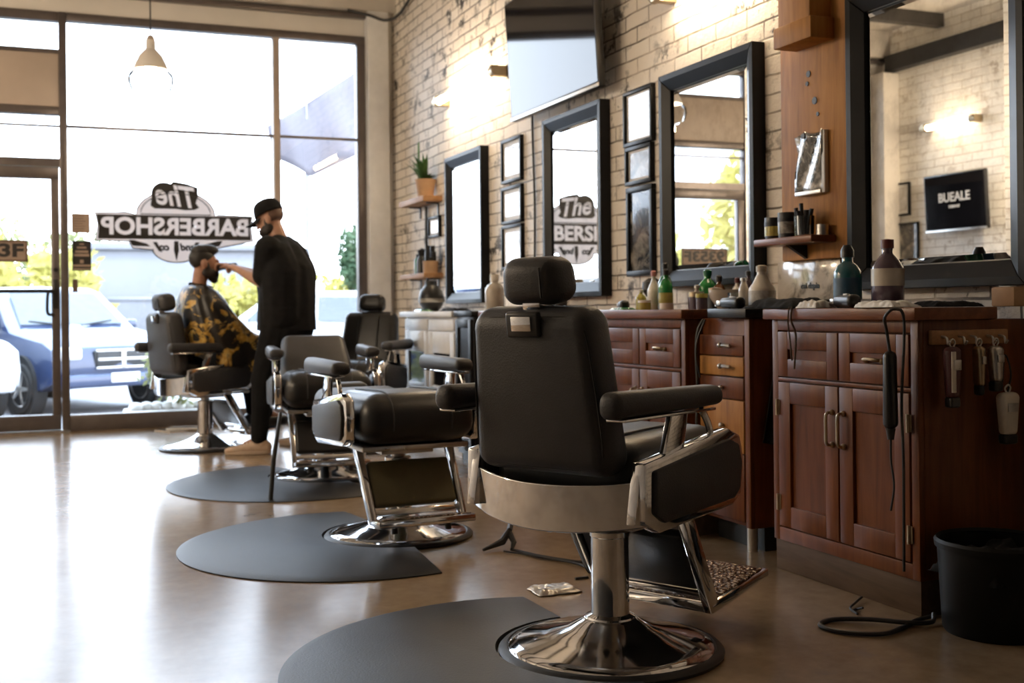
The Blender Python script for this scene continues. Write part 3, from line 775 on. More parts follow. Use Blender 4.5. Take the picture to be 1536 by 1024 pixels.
def cloth_lump(name, label, cat, loc, sx, sy, sz, mat, seed=0, rz=0.):
    random.seed(seed)
    bm = bmesh.new(); bmesh.ops.create_grid(bm, x_segments=30, y_segments=30, size=.5)
    for v in bm.verts:
        x, y = v.co.x, v.co.y
        e = min(1, (1-max(abs(x), abs(y))*2)*4)
        n = .5+.5*noise.noise(Vector((x*4+seed, y*4, seed))); n2 = noise.noise(Vector((x*9, y*9+seed, 2)))
        v.co = Vector((x*sx*(1+.1*n2), y*sy*(1+.1*n2), max(.001, sz*e*(.45+.55*n+.15*n2))))
    m = MB(); m._merge(bm); o = m.build(name, mat, angle=70)
    s = o.modifiers.new('t', 'SOLIDIFY'); s.thickness = .002; s.offset = 1
    random.seed(7+seed); return tag(at(o, loc, rz), label, cat)
cloth_lump('towel', 'crumpled black towel on the left end of the cabinet nearest the bin', 'towel', (2.66, 3.69, CT), .22, .32, .045, M['cloth_black'], 3)
cloth_lump('paper_wad', 'crumpled white paper strip in front of the teal bottle', 'paper', (2.60, 3.46, CT), .09, .12, .032, M['paper'], 5)
cloth_lump('paper_wad', 'folded white papers right of the tall dusky bottle', 'paper', (2.60, 3.08, CT), .12, .20, .026, M['paper'], 8)
cloth_lump('towel', 'flat black cloth at the right end of the cabinet nearest the bin', 'towel', (2.76, 2.985, CT), .2, .16, .022, M['cloth_black'], 11)
b = MB(); b.box(-.03, .03, -.05, .05, 0, .065, .006); o = tag(at(b.build('tissue_box', M['terracotta']), (2.985, 2.93, CT)), 'small tan box standing under the right end of the largest mirror', 'box')
MB().box(-.02, .01, -.025, .025, .065, .069, .002).build('tissue', M['paper'], o)
# block shelf behind (cream splash board with worn lettering)
wb = thing('wall_board', 'worn cream board with faded lettering behind the counter below the post shelf', 'board', (XR-.002, 4.09, 1.10))
MB().box(-.02, 0, -.20, .24, -.09, .10, .004).build('board', M['splotch'], wb)
text_obj('lettering', 'cui depin', .035, M['decal_black'], wb, basis((-.0215, 0, -.01), (0, -1, 0), (0, 0, 1), (-1, 0, 0)), .001)
# --- cabinet under the middle mirror
def B2(label, y, x, r, h, mat, capmat, caph=.03, neck=.34, band=None, bandmat='paper', sh=.7):
    return jar('product_bottle', label, 'bottle', (x, y, CT), bottle_prof(r, h, neck, sh), G[mat], [(0, h), (r*neck+.004, h), (r*neck+.004, h+caph*.8), (r*neck*.7, h+caph), (0, h+caph)], G.get(capmat) or M[capmat], band=band, bandmat=bandmat)
B2('white bottle with a pink cap, leftmost of the bottles on the middle cabinet', 5.02, 2.80, .032, .165, 'white', 'pink', .03, .3, sh=.6)
B2('dark green bottle with a tall black cap next to the pink-capped one', 4.905, 2.80, .036, .19, 'green_d', 'black', .04, .3)
B2('bright green bottle with pale label beside the dark green one', 4.83, 2.76, .034, .165, 'green', 'black', .03, band=(.034, .03, .08), bandmat=G['yellow'])
B2('squat green flask touching the mirror between two mahogany cabinets', 4.76, 2.95, .048, .16, 'green', 'green_d', .03, .36)
B2('short yellow bottle in front of the pink-capped one', 4.97, 2.70, .026, .085, 'yellow', 'white', .015)
B2('large white bottle with brown print at the right end of the middle counter', 4.06, 2.78, .056, .155, 'white', 'clearish', .028, .36, sh=.56, band=(.056, .02, .075), bandmat='print_pale')
B2('slim clear bottle left of the large white one', 4.135, 2.74, .022, .12, 'clearish', 'steel', .012, .5)
jar('glass_tumbler', 'small clear tumbler at the right end of the middle counter', 'glass', (2.74, 4.205, CT), [(0, 0), (.026, 0), (.03, .07), (.027, .07), (.023, .006), (0, .006)], G['glass'])
jar('mixing_bowl', 'tan bowl with a dark rim on the middle counter below the mirror', 'bowl', (2.80, 4.36, CT), [(0, 0), (.04, 0), (.075, .05), (.082, .085), (.076, .085), (.068, .05), (.035, .01), (0, .01)], G['clearish'])
jar('glass_jar', 'dark lidded jar left of the tan bowl', 'jar', (2.83, 4.50, CT), [(0, 0), (.04, 0), (.042, .06), (.03, .075), (0, .075)], 'black', [(0, .075), (.032, .075), (.032, .095), (0, .1)], 'bronze')
jar('glass_jar', 'brown pomade jar with a gold lid left of the dark jar', 'jar', (2.80, 4.62, CT), [(0, 0), (.036, 0), (.038, .055), (0, .06)], G['purple'], [(0, .058), (.037, .058), (.037, .08), (0, .082)], 'bronze')
jar('glass_jar', 'amber jar with a yellow lid near the tan bowl', 'jar', (2.72, 4.44, CT), [(0, 0), (.026, 0), (.027, .05), (0, .055)], G['purple'], [(0, .052), (.028, .052), (.028, .07), (0, .072)], G['yellow'])
jar('powder_tin', 'low white tin between the green bottles and the brown jar', 'tin', (2.70, 4.72, CT), [(0, 0), (.034, 0), (.034, .03), (0, .031)], G['white'])
jar('powder_tin', 'low yellow tin with pale lid beside the short yellow bottle', 'tin', (2.66, 4.86, CT), [(0, 0), (.03, 0), (.03, .034), (0, .035)], G['yellow'], [(0, .034), (.031, .034), (.031, .045), (0, .046)], 'paper')
B2('amber bottle with a black cap behind the short tins', 4.66, 2.95, .034, .13, 'amber', 'black', .03)
B2('small clear bottle standing between the green flask and the amber one', 4.71, 2.86, .02, .10, 'clearish', 'steel', .015, .5)
B2('small red-capped white bottle near the mirror behind the dark jar', 4.55, 2.98, .028, .12, 'white', 'red', .025)
B2('slim dark bottle near the right end of the mirror above the tan bowl', 4.46, 2.98, .024, .15, 'purple', 'black', .025)
hand_clipper('hair_clipper', 'black clipper lying at the left end of the middle counter', (2.68, 5.12, CT), 1.2)
jar('brush_cup', 'black ball-topped brush jar at the left end of the middle counter', 'jar', (2.86, 5.14, CT), [(0, 0), (.035, 0), (.035, .05), (.02, .06), (0, .06)], G['clearish'], [(.0, .06), (.03, .065), (.055, .1), (.05, .14), (.02, .16), (0, .16)], 'hair')
cloth_lump('comb_cloth', 'small green cloth beside the left black clipper', 'cloth', (2.63, 5.03, CT), .08, .13, .012, G['green_d'], 21)
hand_clipper('hair_clipper', 'dark grey clipper resting on top of the narrow drawer unit', (2.645, 4.08, .996), 1.5)
# --- post shelf
SH = 1.295
jar('pomade_tub', 'black tub with yellow lettering at the left end of the post shelf', 'jar', (2.955, 4.22, SH), [(0, 0), (.036, 0), (.042, .075), (0, .076)], 'black', [(0, .075), (.04, .075), (.04, .095), (0, .097)], 'black', band=(.0395, .015, .06), bandmat=G['yellow'])
jar('pomade_tub', 'black lidded tub second from the left on the post shelf', 'jar', (2.96, 4.125, SH), [(0, 0), (.04, 0), (.044, .085), (0, .086)], 'black', [(0, .085), (.043, .085), (.043, .11), (0, .112)], 'rubber', band=(.0425, .02, .07), bandmat='print_mix')
t = jar('brush_glass', 'glass of dark brushes on the post shelf', 'cup', (2.945, 3.99, SH), [(0, 0), (.04, 0), (.043, .085), (.04, .085), (.037, .005), (0, .005)], G['glass'])
b = MB(); random.seed(4)
for q in range(7):
    a = random.random()*6.3; b.cyl((.015*cos(a), .015*sin(a), .01), (.035*cos(a), .035*sin(a), .10+.05*random.random()), .006, .009, 8)
b.build('brush', M['hair'], t)
jar('pomade_tub', 'short dark tin at the right end of the post shelf', 'jar', (2.98, 3.915, SH), [(0, 0), (.026, 0), (.026, .045), (0, .046)], 'steel')
# --- white cabinet and black cabinet tops
jar('styling_jar', 'round black jar with white lettering on the white cabinet', 'jar', (2.75, 8.42, CT), [(0, 0), (.05, 0), (.09, .05), (.1, .1), (.085, .16), (.05, .2), (0, .2)], 'black', [(0, .2), (.045, .2), (.045, .235), (0, .238)], 'rubber', band=(.101, .07, .10), bandmat='print_mix')
cloth_lump('cloth', 'small green cloth on the white cabinet below the black jar', 'cloth', (2.62, 8.22, CT), .1, .18, .02, G['green_d'], 31)
cloth_lump('cloth', 'dark cloth on the white cabinet under the window mirror', 'cloth', (2.70, 7.72, CT), .14, .3, .025, M['cloth_black'], 32)
jar('lotion_bottle', 'tan bottle with a white shoulder beside the nearest chair headrest', 'bottle', (2.76, 7.1, .996), bottle_prof(.065, .2, .4, .74), G['clearish'], [(0, .2), (.03, .2), (.03, .24), (0, .242)], G['white'])
jar('lotion_bottle', 'slim white pump bottle beside the tan one', 'bottle', (2.80, 7.22, .996), bottle_prof(.035, .2, .4, .74), G['white'], [(0, .2), (.015, .2), (.015, .25), (0, .252)], 'black')
for q, (yy, hh) in enumerate(((6.5, .09), (6.35, .11))):
    jar('product_bottle', ('short dark bottle under the television mirror, left of its twin', 'taller dark bottle under the television mirror, beside its shorter twin')[q], 'bottle', (2.90, yy, CT), bottle_prof(.04, hh, .4, .7), 'black', [(0, hh), (.018, hh), (.018, hh+.03), (0, hh+.03)], 'steel')
# --- corner shelves
pt = thing('potted_plant', 'small spiky green plant in a tan pot on the upper corner shelf', 'plant', (2.98, 9.25, 1.957))
MB().lathe([(0, 0), (.065, 0), (.09, .15), (.082, .15), (.06, .01), (0, .01)]).build('pot', M['terracotta'], pt)
MB().lathe([(0, .125), (.083, .125), (.083, .135), (0, .14)]).build('soil', M['hair'], pt)
random.seed(11); b = MB()
for q in range(95):
    a = random.random()*2*pi; ln = .12+.18*random.random(); up = .5+.5*random.random()
    if cos(a) > -.2: ln *= .35
    p0 = Vector((.02*cos(a), .02*sin(a), .13)); d = Vector((cos(a)*(1.1-up), sin(a)*(1.1-up), up)).normalized()
    p1 = p0+d*ln*.6; p2 = p0+d*ln+Vector((cos(a)*.03, sin(a)*.03, -.02)); s = Vector((-sin(a), cos(a), 0))*.015
    b._add([p0-s*.6, p0+s*.6, p1+s, p1-s, p2], [(0, 1, 2, 3), (3, 2, 4)])
o = b.build('leaves', M['leaf'], pt); o['kind'] = 'stuff'
MB().cyl((-.02, .12, .0), (-.02, .12, .48), .012, .008).build('stake', M['leaf'], pt)
jar('tool_tub', 'tan tub of black brushes and combs on the lower corner shelf', 'tub', (2.98, 9.14, 1.315), [(0, 0), (.062, 0), (.066, .1), (.06, .1), (.056, .005), (0, .005)], 'terracotta')
b = MB()
for q in range(6):
    a = q*1.1; b.box(-.012+.03*cos(a), .012+.03*cos(a), -.02+.03*sin(a), .02+.03*sin(a), .02, .13+.05*(q % 3), .004)
b.build('brush', M['black'], bpy.data.objects['tool_tub'])
jar('spray_can', 'slim dark spray can at the left end of the lower corner shelf', 'can', (2.98, 9.5, 1.315), [(0, 0), (.028, 0), (.028, .13), (.012, .15), (0, .15)], G['green_d'], [(0, .15), (.012, .15), (.012, .175), (0, .176)], 'black')
jar('spray_can', 'black spray bottle beside the tan tub on the lower corner shelf', 'can', (2.97, 9.34, 1.315), [(0, 0), (.045, 0), (.045, .12), (.03, .15), (0, .15)], 'black', [(0, .15), (.03, .15), (.04, .2), (0, .22)], 'black')

# ================================================================== THINGS HUNG ON THE CABINET
rk = thing('tool_rack', 'wooden hook rail on the dark side of the cabinet nearest the bin', 'rack', (2.785, 2.914, .895))
MB().box(-.16, .16, -.018, 0, -.022, .025, .004).build('rail', M['oak'], rk)
for xx in (-.12, -.05, 0.0, .07, .12):
    MB().tube(smooth_pts([(xx, -.016, .005), (xx, -.04, .0), (xx, -.045, -.02), (xx, -.055, -.01)], 4), .004).build('hook', M['steel'], rk)
def hung(label, x, z1, L, body, cap='black', w=.05, loop=True):
    t = thing('hanging_clipper', label, 'hair clipper', (x, 2.862, z1-L))
    MB().rbox((0, 0, L/2), (w, .042, L), .018, 4, None, lambda p: Vector((p.x*(1+.18*sin(p.z/L*5)), p.y, p.z))).build('housing', body, t)
    MB().rbox((0, 0, -.012), (w*.8, .034, .034), .008).build('end_cap', M[cap], t)
    MB().box(-w*.3, w*.3, -.026, -.020, L*.55, L*.75, .002).build('switch_plate', M['steel'], t)
    if loop: MB().tube(smooth_pts([(0, 0, L-.004), (-.012, 0, L+.012), (0, -.003, L+.024), (.012, 0, L+.012)], 4, True), .003, closed=True).build('hang_loop', M['steel'], t)
    return t
hung('cream and maroon clipper hung at the left of the hook rail', 2.675, .868, .165, plain('maroon shell', (.09, .03, .035), .4))
MB().box(-.024, -.006, -.0245, -.0215, .02, .15, .001).build('pale_stripe', G['white'], bpy.data.objects['hanging_clipper'])
hung('narrow dark clipper hung second on the hook rail', 2.785, .868, .13, M['bronze'], w=.026)
hung('grey clipper hung fourth on the hook rail', 2.855, .868, .12, M['steel'], w=.045)
t = hung('white clipper hung lowest at the right of the hook rail', 2.905, .715, .14, G['white'], w=.07)
MB().tube(smooth_pts([(0, 0, .14), (.02, .005, .20), (-.0, .01, .262), (-.012, .01, .17)], 5), .003).build('cord', M['rubber'], t)
tr = thing('hanging_trimmer', 'long black corded trimmer hanging at the front corner of the cabinet nearest the bin', 'hair clipper', (2.515, 2.965, .60))
MB().rbox((0, 0, .13), (.045, .05, .25), .02, 4, None, lambda p: Vector((p.x, p.y*(1-.25*abs(p.z)/.125+.12*sin(p.z*40)), p.z))).build('housing', M['black'], tr)
b = MB(); b.cyl((0, 0, .006), (0, 0, -.03), .016, .010, 12); b.build('strain_relief', M['rubber'], tr)
b = MB(); b.tube(smooth_pts([(0, 0, -.03), (.003, .003, -.10), (.008, -.004, -.18), (.004, .008, -.26)]), .0035); b.tube(smooth_pts([(0, .0, .25), (-.012, -.0, .32), (-.035, -.02, .365), (-.02, -.05, .39), (.02, -.045, .35), (.02, -.03, .1), (.02, -.035, -.1), (.022, -.03, -.45)], 6), .005)
b.build('cord', M['rubber'], tr)
gp = thing('hanging_cape', 'dark folded cape hung on the side of the narrow drawer unit', 'cape', (2.80, 3.945, .85))
bm = MB(); nu, nv = 14, 12; V = []; Fc = []
for i in range(nu+1):
    for j in range(nv+1):
        u, v = i/nu-.5, j/nv
        V.append((u*(.05+.18*sqrt(v)), -.035-.022*sin(u*22+v*2)*(.3+v), -.42*v*(1-.1*abs(u))))
for i in range(nu):
    for j in range(nv): Fc.append((i*(nv+1)+j, (i+1)*(nv+1)+j, (i+1)*(nv+1)+j+1, i*(nv+1)+j+1))
bm._add(V, Fc); o = bm.build('cloth', M['cloth_black'], gp, angle=80); sm = o.modifiers.new('t', 'SOLIDIFY'); sm.thickness = .004
b = MB(); b.tube(smooth_pts([(0, 0, .02), (0, -.03, .015), (0, -.045, -.005)], 4), .005); b.build('hook', M['steel'], gp)
b = MB(); b.tube(smooth_pts([(2.632, 4.285, .95), (2.612, 4.30, .90), (2.606, 4.305, .80), (2.61, 4.30, .62), (2.60, 4.295, .5), (2.612, 4.28, .3)]), .006)
b.tube(smooth_pts([(2.632, 4.27, .95), (2.60, 4.285, .86), (2.598, 4.29, .78), (2.61, 4.28, .7)]), .004)
tag(b.build('clipper_cord', M['rubber']), 'looped clipper cord hanging down the front of the narrow drawer unit', 'cord')
b = MB(); b.tube(smooth_pts([(2.55, 3.535, 1.0), (2.546, 3.535, .95), (2.562, 3.53, .90), (2.566, 3.54, .82), (2.565, 3.545, .77)]), .004); b.tube(smooth_pts([(2.55, 3.55, 1.0), (2.546, 3.555, .95), (2.562, 3.565, .88), (2.566, 3.56, .80)]), .003)
tag(b.build('hanging_string', M['plinth']), 'thin brown strings dangling from the towel over the left drawer', 'string')
# trash bin
tb = thing('trash_bin', 'round black trash bin standing at the right end of the cabinets', 'bin', (2.695, 2.705, 0))
MB().lathe([(0, 0), (.155, 0), (.16, .01), (.174, .27), (.168, .27), (.152, .015), (0, .012)], n=40).build('body', M['bin'], tb)
MB().lathe([(.17, .258), (.181, .258), (.183, .275), (.176, .284), (.169, .275)], n=40, cap=False).build('rim', M['bin'], tb)
o = cloth_lump('bin_liner', 'x', 'x', (0, 0, 0), .3, .3, .1, M['cloth_black'], 41); del o['label']; del o['category']; o.parent = tb; o.location = (0, 0, .17); o.scale = (.9, .9, 1)
# floor cords
b = MB(); b.tube(smooth_pts([(2.575, 2.86, .02), (2.52, 2.87, .009), (2.44, 2.83, .008), (2.33, 2.80, .008), (2.235, 2.87, .008), (2.225, 2.955, .008), (2.30, 2.99, .008), (2.39, 2.93, .014), (2.47, 2.845, .016), (2.55, 2.83, .012), (2.58, 2.85, .03)], 7), .0075)
tag(b.build('power_cable', M['rubber']), 'thick black cord looped on the floor in front of the bin', 'cord')
b = MB(); b.tube(smooth_pts([(2.42, 3.02, .006), (2.44, 3.08, .008), (2.50, 3.13, .008), (2.56, 3.17, .012)], 5), .004); b.tube(smooth_pts([(2.43, 3.06, .006), (2.46, 3.07, .006), (2.45, 3.03, .02)], 4), .004)
tag(b.build('wire_scrap', M['rubber']), 'short black wire scrap on the floor beside the cabinet plinth', 'wire')
b = MB()
for k, pts in enumerate(([(1.78, 4.42, .006), (1.85, 4.2, .01), (1.98, 4.05, .006), (2.12, 4.05, .012), (2.3, 4.15, .006)],
                         [(1.78, 4.42, .008), (1.82, 4.25, .006), (1.90, 4.02, .014), (1.88, 3.86, .006), (1.80, 3.84, .006)],
                         [(1.74, 4.40, .006), (1.86, 4.14, .012), (1.95, 3.95, .006), (2.05, 3.86, .006), (2.2, 3.95, .006)])):
    b.tube(smooth_pts(pts, 6), .006-.001*k, 6)
tag(b.build('floor_wires', M['rubber']), 'tangle of thin wires on the floor behind the nearest barber chair', 'wire')
b = MB()
b.tube([(1.66, 4.43, .012), (1.76, 4.47, .03), (1.80, 4.49, .07)], [.006, .016, .012], 8); b.tube([(1.80, 4.49, .07), (1.92, 4.74, .10), (2.0, 4.95, .012)], [.012, .010, .006], 8); b.tube([(1.80, 4.49, .06), (1.80, 4.44, .03), (1.78, 4.41, .01)], [.014, .012, .006], 8)
tag(b.build('fallen_clamp', M['rubber']), 'dark pronged cable clamp on the floor left of the wires', 'clamp')
cloth_lump('plastic_scrap', 'small crumpled clear plastic scrap on the floor beside the nearest chair base', 'scrap', (1.66, 3.72, .002), .16, .12, .02, M['steel'], 51)
t = thing('magazine', 'pale magazine lying on the floor at the foot of the front window', 'magazine', (1.02, 10.15, 0), .5)
MB().box(-.14, .14, -.11, .11, 0, .012, .002).build('pages', M['paper'], t, smooth=False)
MB().box(-.142, .142, -.112, .112, .012, .014).build('cover', M['print_mix'], t, smooth=False)
t = thing('magazine', 'second magazine fanned on top of the pale one by the window', 'magazine', (1.10, 10.17, .0142), -.35)
MB().box(-.14, .14, -.11, .11, 0, .012, .002).build('pages', M['paper'], t, smooth=False)
MB().box(-.142, .142, -.112, .112, .012, .014).build('cover', M['print_pale'], t, smooth=False)
# ================================================================== BARBER CHAIRS (local +Y is the way the sitter faces)
def barber_chair(label, loc, az, recline=8., foot=(.24, .56), leg_mat='leather', back_mat='leather_soft', seams=False, low=False):
    t = thing('barber_chair', label, 'chair', (loc[0], loc[1], 0), -radians(az), 'barber chairs in a row')
    L, Cm = M['leather'], M['chrome']
    # base
    MB().lathe([(.0, .004), (.302, .004), (.304, .016), (.296, .026), (.27, .034), (.19, .052), (.125, .072), (.085, .094), (.075, .10), (0, .10)], n=64).build('base', Cm, t)
    MB().lathe([(.298, .001), (.328, .001), (.330, .010), (.322, .018), (.306, .022), (.300, .012)], n=64, cap=False).build('base_ring', M['rubber'], t)
    b = MB(); b.lathe([(0, .09), (.078, .09), (.072, .105), (.056, .112), (.0555, .335), (.059, .338), (.059, .352), (.05, .358), (.0, .358)], n=40); b.build('column', Cm, t)
    b = MB(); b.lathe([(0, .35), (.032, .35), (.032, .415), (0, .415)], n=24); b.build('piston', M['steel'], t)
    # seat
    b = MB(); b.box(-.24, .24, -.23, .24, .408, .432, .008); b.box(-.12, .12, -.13, .13, .38, .41, .006)
    b.build('seat_pan', M['steel'], t)
    def roll(p):
        y, z = p.y, p.z
        if z > 0: z += .018*(1-(p.x/.26)**2) + .012*max(0, y)/.27
        if y > .1: y += .035*(1-min(1, abs(z)/.11)**2)
        return Vector((p.x, y, z))
    s = MB().rbox((0, .02, .535), (.51, .54, .20), .085, 6, None, roll).build('seat', L, t)
    b = MB()
    for x in (-.13, .13): b.tube(smooth_pts([(x, -.2, .648), (x, .05, .656), (x, .2, .656), (x, .28, .628), (x, .325, .56), (x, .318, .50)], 4), .0045, 6)
    b.build('seat_welt', M['leather_soft'], s)
    # side panels: chrome rim, padded centre
    poly = [(-.28, .445), (-.275, .60), (.16, .655), (.225, .63), (.245, .56), (.23, .46), (.18, .432), (-.21, .41)]
    inn = [(-.245, .465), (-.242, .578), (.145, .627), (.195, .608), (.212, .555), (.20, .478), (.165, .455), (-.2, .437)]
    for sx in (-1, 1):
        mt = basis((sx*.268, 0, 0), (0, 1, 0), (0, 0, 1), (sx, 0, 0))
        sp = MB().prism(poly, mt, .042, .008).build('side_panel', Cm, t)
        mt2 = basis((sx*.306, 0, 0), (0, 1, 0), (0, 0, 1), (sx, 0, 0))
        MB().prism(inn, mt2, .018, .007).build('side_pad', M['leather_soft'], sp)
    # arms
    for sx in (-1, 1):
        def arm(p):
            return Vector((p.x*(1+.12*p.y/.25), p.y, p.z*(1-.12*p.y/.25)+.012*(1-(p.y/.27)**2)))
        a = MB().rbox((sx*.285, -.15, .752), (.078, .52, .064), .026, 4, None, arm).build('armrest', M['leather_soft'], t)
        b = MB()
        b.box(sx*.290-.03, sx*.290+.03, -.38, .07, .714, .722, .003)
        b.prism([(-.17, .60), (-.07, .61), (-.045, .72), (-.125, .72)], basis((sx*.278, 0, 0), (0, 1, 0), (0, 0, 1), (sx, 0, 0)), .022, .004)
        b.tube(smooth_pts([(sx*.288, .09, .64), (sx*.288, .08, .67), (sx*.287, .055, .705), (sx*.286, .04, .718)], 4), .010)
        b.build('arm_support', Cm, a)
    # rear band, curved between the side panels
    n = 22; V = []; F_ = []
    for i in range(n+1):
        u = -1+2*i/n; x = u*.302; y = -.255-.085*(1-u*u); sag = .018*(1-u*u)
        zt, zb = .552-sag*1.2, .432-sag*1.6
        for dy in (0, .012): V += [(x, y+dy, zb), (x, y+dy, zt)]
    for i in range(n):
        a = i*4; c = a+4
        F_ += [(a, c, c+1, a+1), (a+2, a+3, c+3, c+2), (a+1, c+1, c+3, a+3), (a, a+2, c+2, c)]
    F_ += [(0, 1, 3, 2), (n*4, n*4+2, n*4+3, n*4+1)]
    bm = MB(); bm._add(V, F_); bm.build('rear_band', Cm, t, bevel=.003)
    for sx in (-1, 1):
        b = MB(); b.prism([(-.30, .44), (-.245, .44), (-.235, .60), (-.27, .60)], basis((sx*.262, 0, 0), (0, 1, 0), (0, 0, 1), (sx, 0, 0)), .03, .005); b.build('back_hinge', Cm, t)
    # backrest, built upright at the hinge, then leaned
    H = Matrix.Translation((0, -.225, .565)) @ Matrix.Rotation(radians(recline), 4, 'X')
    def taper(p):
        f = (p.z+.23)/.46
        k = 1.02-.16*f**1.6
        bulge = .016*(1-(p.x/.26)**2)*(1-(p.z/.24)**2)
        return Vector((p.x*k, p.y+(bulge if p.y > 0 else -bulge*.7), p.z))
    bk = MB().rbox((0, -.045, .225), (.465, .125, .455), .055, 6, H, taper).build('backrest', M[back_mat], t)
    b = MB()
    loop = []
    for q in range(40):
        a = 2*pi*q/40; cx, sz = cos(a), sin(a)
        x = .214*math.copysign(abs(cx)**.25, cx); z = .225+.205*math.copysign(abs(sz)**.25, sz)
        f = z/.46; k = 1.02-.16*max(0, f)**1.6
        loop.append(H @ Vector((x*k, -.096, z)))
    b.tube(loop, .003, 6, closed=True)
    for x in ((-.08, .08) if seams else ()):
        b.tube([H @ Vector((x, .024+.012*(1-(2*q/8-1)**2), .03+.39*q/8)) for q in range(9)], .004, 6)
    b.build('piping', M['leather'], bk)
    b = MB(); b.rbox((0, -.112, .412), (.115, .02, .07), .009, 3, H); b.build('bracket_slot', M['black'], bk)
    b = MB(); b.box(-.034, .034, -.127, -.118, .395, .435, .003, mt=H); (None if low else b.box(-.03, .03, -.075, -.045, .43, .50, .004, mt=H)); b.build('headrest_bracket', Cm, bk)
    hd = None if low else MB().rbox((0, -.04, .522), (.20, .12, .128), .045, 6, H, lambda p: Vector((p.x*(1-.05*p.z/.07), p.y+.012*(p.x/.1)**2, p.z))).build('headrest', M[back_mat], t)
    if hd: b = MB(); b.tube([H @ Vector((.058, -.1005, .522+.04*c_)) for c_ in (-1, -.3, .3, 1)], .0025, 6); b.build('seam', M['leather'], hd)
    # leg rest and foot plate
    y0, y1 = foot
    for sx in (-1, 1):
        top = Vector((sx*.212, .06, .425)); bot = Vector((sx*.20, y0+.02, .105)); d = (bot-top).normalized()
        nrm = Vector((0, -d.z, d.y))
        m = basis(top, (1, 0, 0), nrm, d)
        MB().box(-.014, .014, -.026, .026, 0, (bot-top).length, .005, mt=m).build('leg_bar', Cm, t)
    top = Vector((0, .06, .425)); bot = Vector((0, y0+.02, .105)); d = (bot-top).normalized(); nrm = Vector((0, -d.z, d.y)); ln = (bot-top).length
    m = basis(top, (1, 0, 0), nrm, d)
    MB().rbox((0, .004, ln*.52), (.375, .04, ln*.56), .016, 4, m).build('leg_pad', M[leg_mat], t)
    MB().box(-.19, .19, -.008, .008, ln*.83, ln*.90, .003, mt=m).build('cross_bar', Cm, t)
    tilt = Matrix.Translation((0, y0, .092)) @ Matrix.Rotation(radians(7), 4, 'X')
    fp = MB().box(-.215, .215, 0, y1-y0, 0, .032, .007, mt=tilt).build('foot_plate', Cm, t)
    MB().box(-.2, .2, .015, y1-y0-.018, .032, .036, .001, mt=tilt).build('tread', M['tread'], fp)
    for sx in (-1, 1):
        MB().cyl(tilt @ Vector((sx*.12, (y1-y0)*.35, -.03)), tilt @ Vector((sx*.12, (y1-y0)*.35, .002)), .014, n=12).build('bumper', M['rubber'], fp)
    return t
barber_chair('large black barber chair nearest the camera, seen from behind with its headrest up', (1.523, 3.01), 62, 7, (.22, .58))
barber_chair('black barber chair with an olive leg pad, second from the camera', (1.446, 4.93), 177, 84, (.24, .38), 'olive')
barber_chair('black barber chair with a low reclined back, next beyond the olive-padded chair', (1.555, 6.876), 186, 50, (.22, .42), low=True)
barber_chair('black barber chair with channel stitching and upright headrest, by the white cabinet', (2.07, 8.15), 216, 14, (.24, .5), back_mat='leather', seams=True)
barber_chair('black barber chair in which the caped client sits by the window', (1.083, 8.73), 71, 6, (.24, .5))

# ================================================================== ANTI-FATIGUE MATS
def mat_shape(b, k, z0, z1, zc_):
    """D-shaped mat with a round bite for the chair base (base centre is the origin)"""
    cx, cy, r = -.226, -.06, .735*k
    pts = []
    a0, a1 = 78, 282
    for i in range(49):
        a = radians(a0+(a1-a0)*i/48); pts.append((cx+r*cos(a), cy+r*sin(a)))
    rr = .333+(1-k)*.1
    e = pts[-1]; s = pts[0]
    ae = atan2(e[1], e[0]); as_ = atan2(s[1], s[0])
    ae = ae if ae < 0 else ae-2*pi
    bite = [(rr*cos(ae+(as_-2*pi-ae)*i/30), rr*sin(ae+(as_-2*pi-ae)*i/30)) for i in range(31)]
    return pts+bite
def floor_mat_thing(loc, rz, label):
    o_, i_ = mat_shape(None, 1, 0, 0, 0), mat_shape(None, .945, 0, 0, 0)
    b = MB(); n = len(o_)
    V = [(x, y, .001) for x, y in o_]+[(x, y, .005) for x, y in o_]+[(x, y, .017) for x, y in i_]
    F_ = [tuple(range(2*n, 3*n))]
    for i in range(n):
        j = (i+1) % n; F_ += [(i, j, n+j, n+i), (n+i, n+j, 2*n+j, 2*n+i)]
    b._add(V, F_)
    o = b.build('floor_mat', M['mat'], angle=25)
    return tag(at(o, (loc[0], loc[1], 0), rz), label, 'mat', 'anti-fatigue mats at the chairs')
floor_mat_thing((1.523, 3.01), radians(-6), 'dark grey curved mat under the nearest barber chair')
floor_mat_thing((1.446, 4.93), radians(1), 'dark grey curved mat at the chair with the olive leg pad')
floor_mat_thing((1.555, 6.876), radians(17), 'dark glossy curved mat at the chair with the low reclined back')
rod = thing('support_rod', 'thin dark rod standing on the farthest mat, leaning towards the low backed chair', 'rod', (1.09, 6.10, .012))
MB().tube([(0, 0, 0), (.02, .02, .2), (.09, .18, .44)], [.012, .013, .010], 8).build('rod', M['black'], rod)

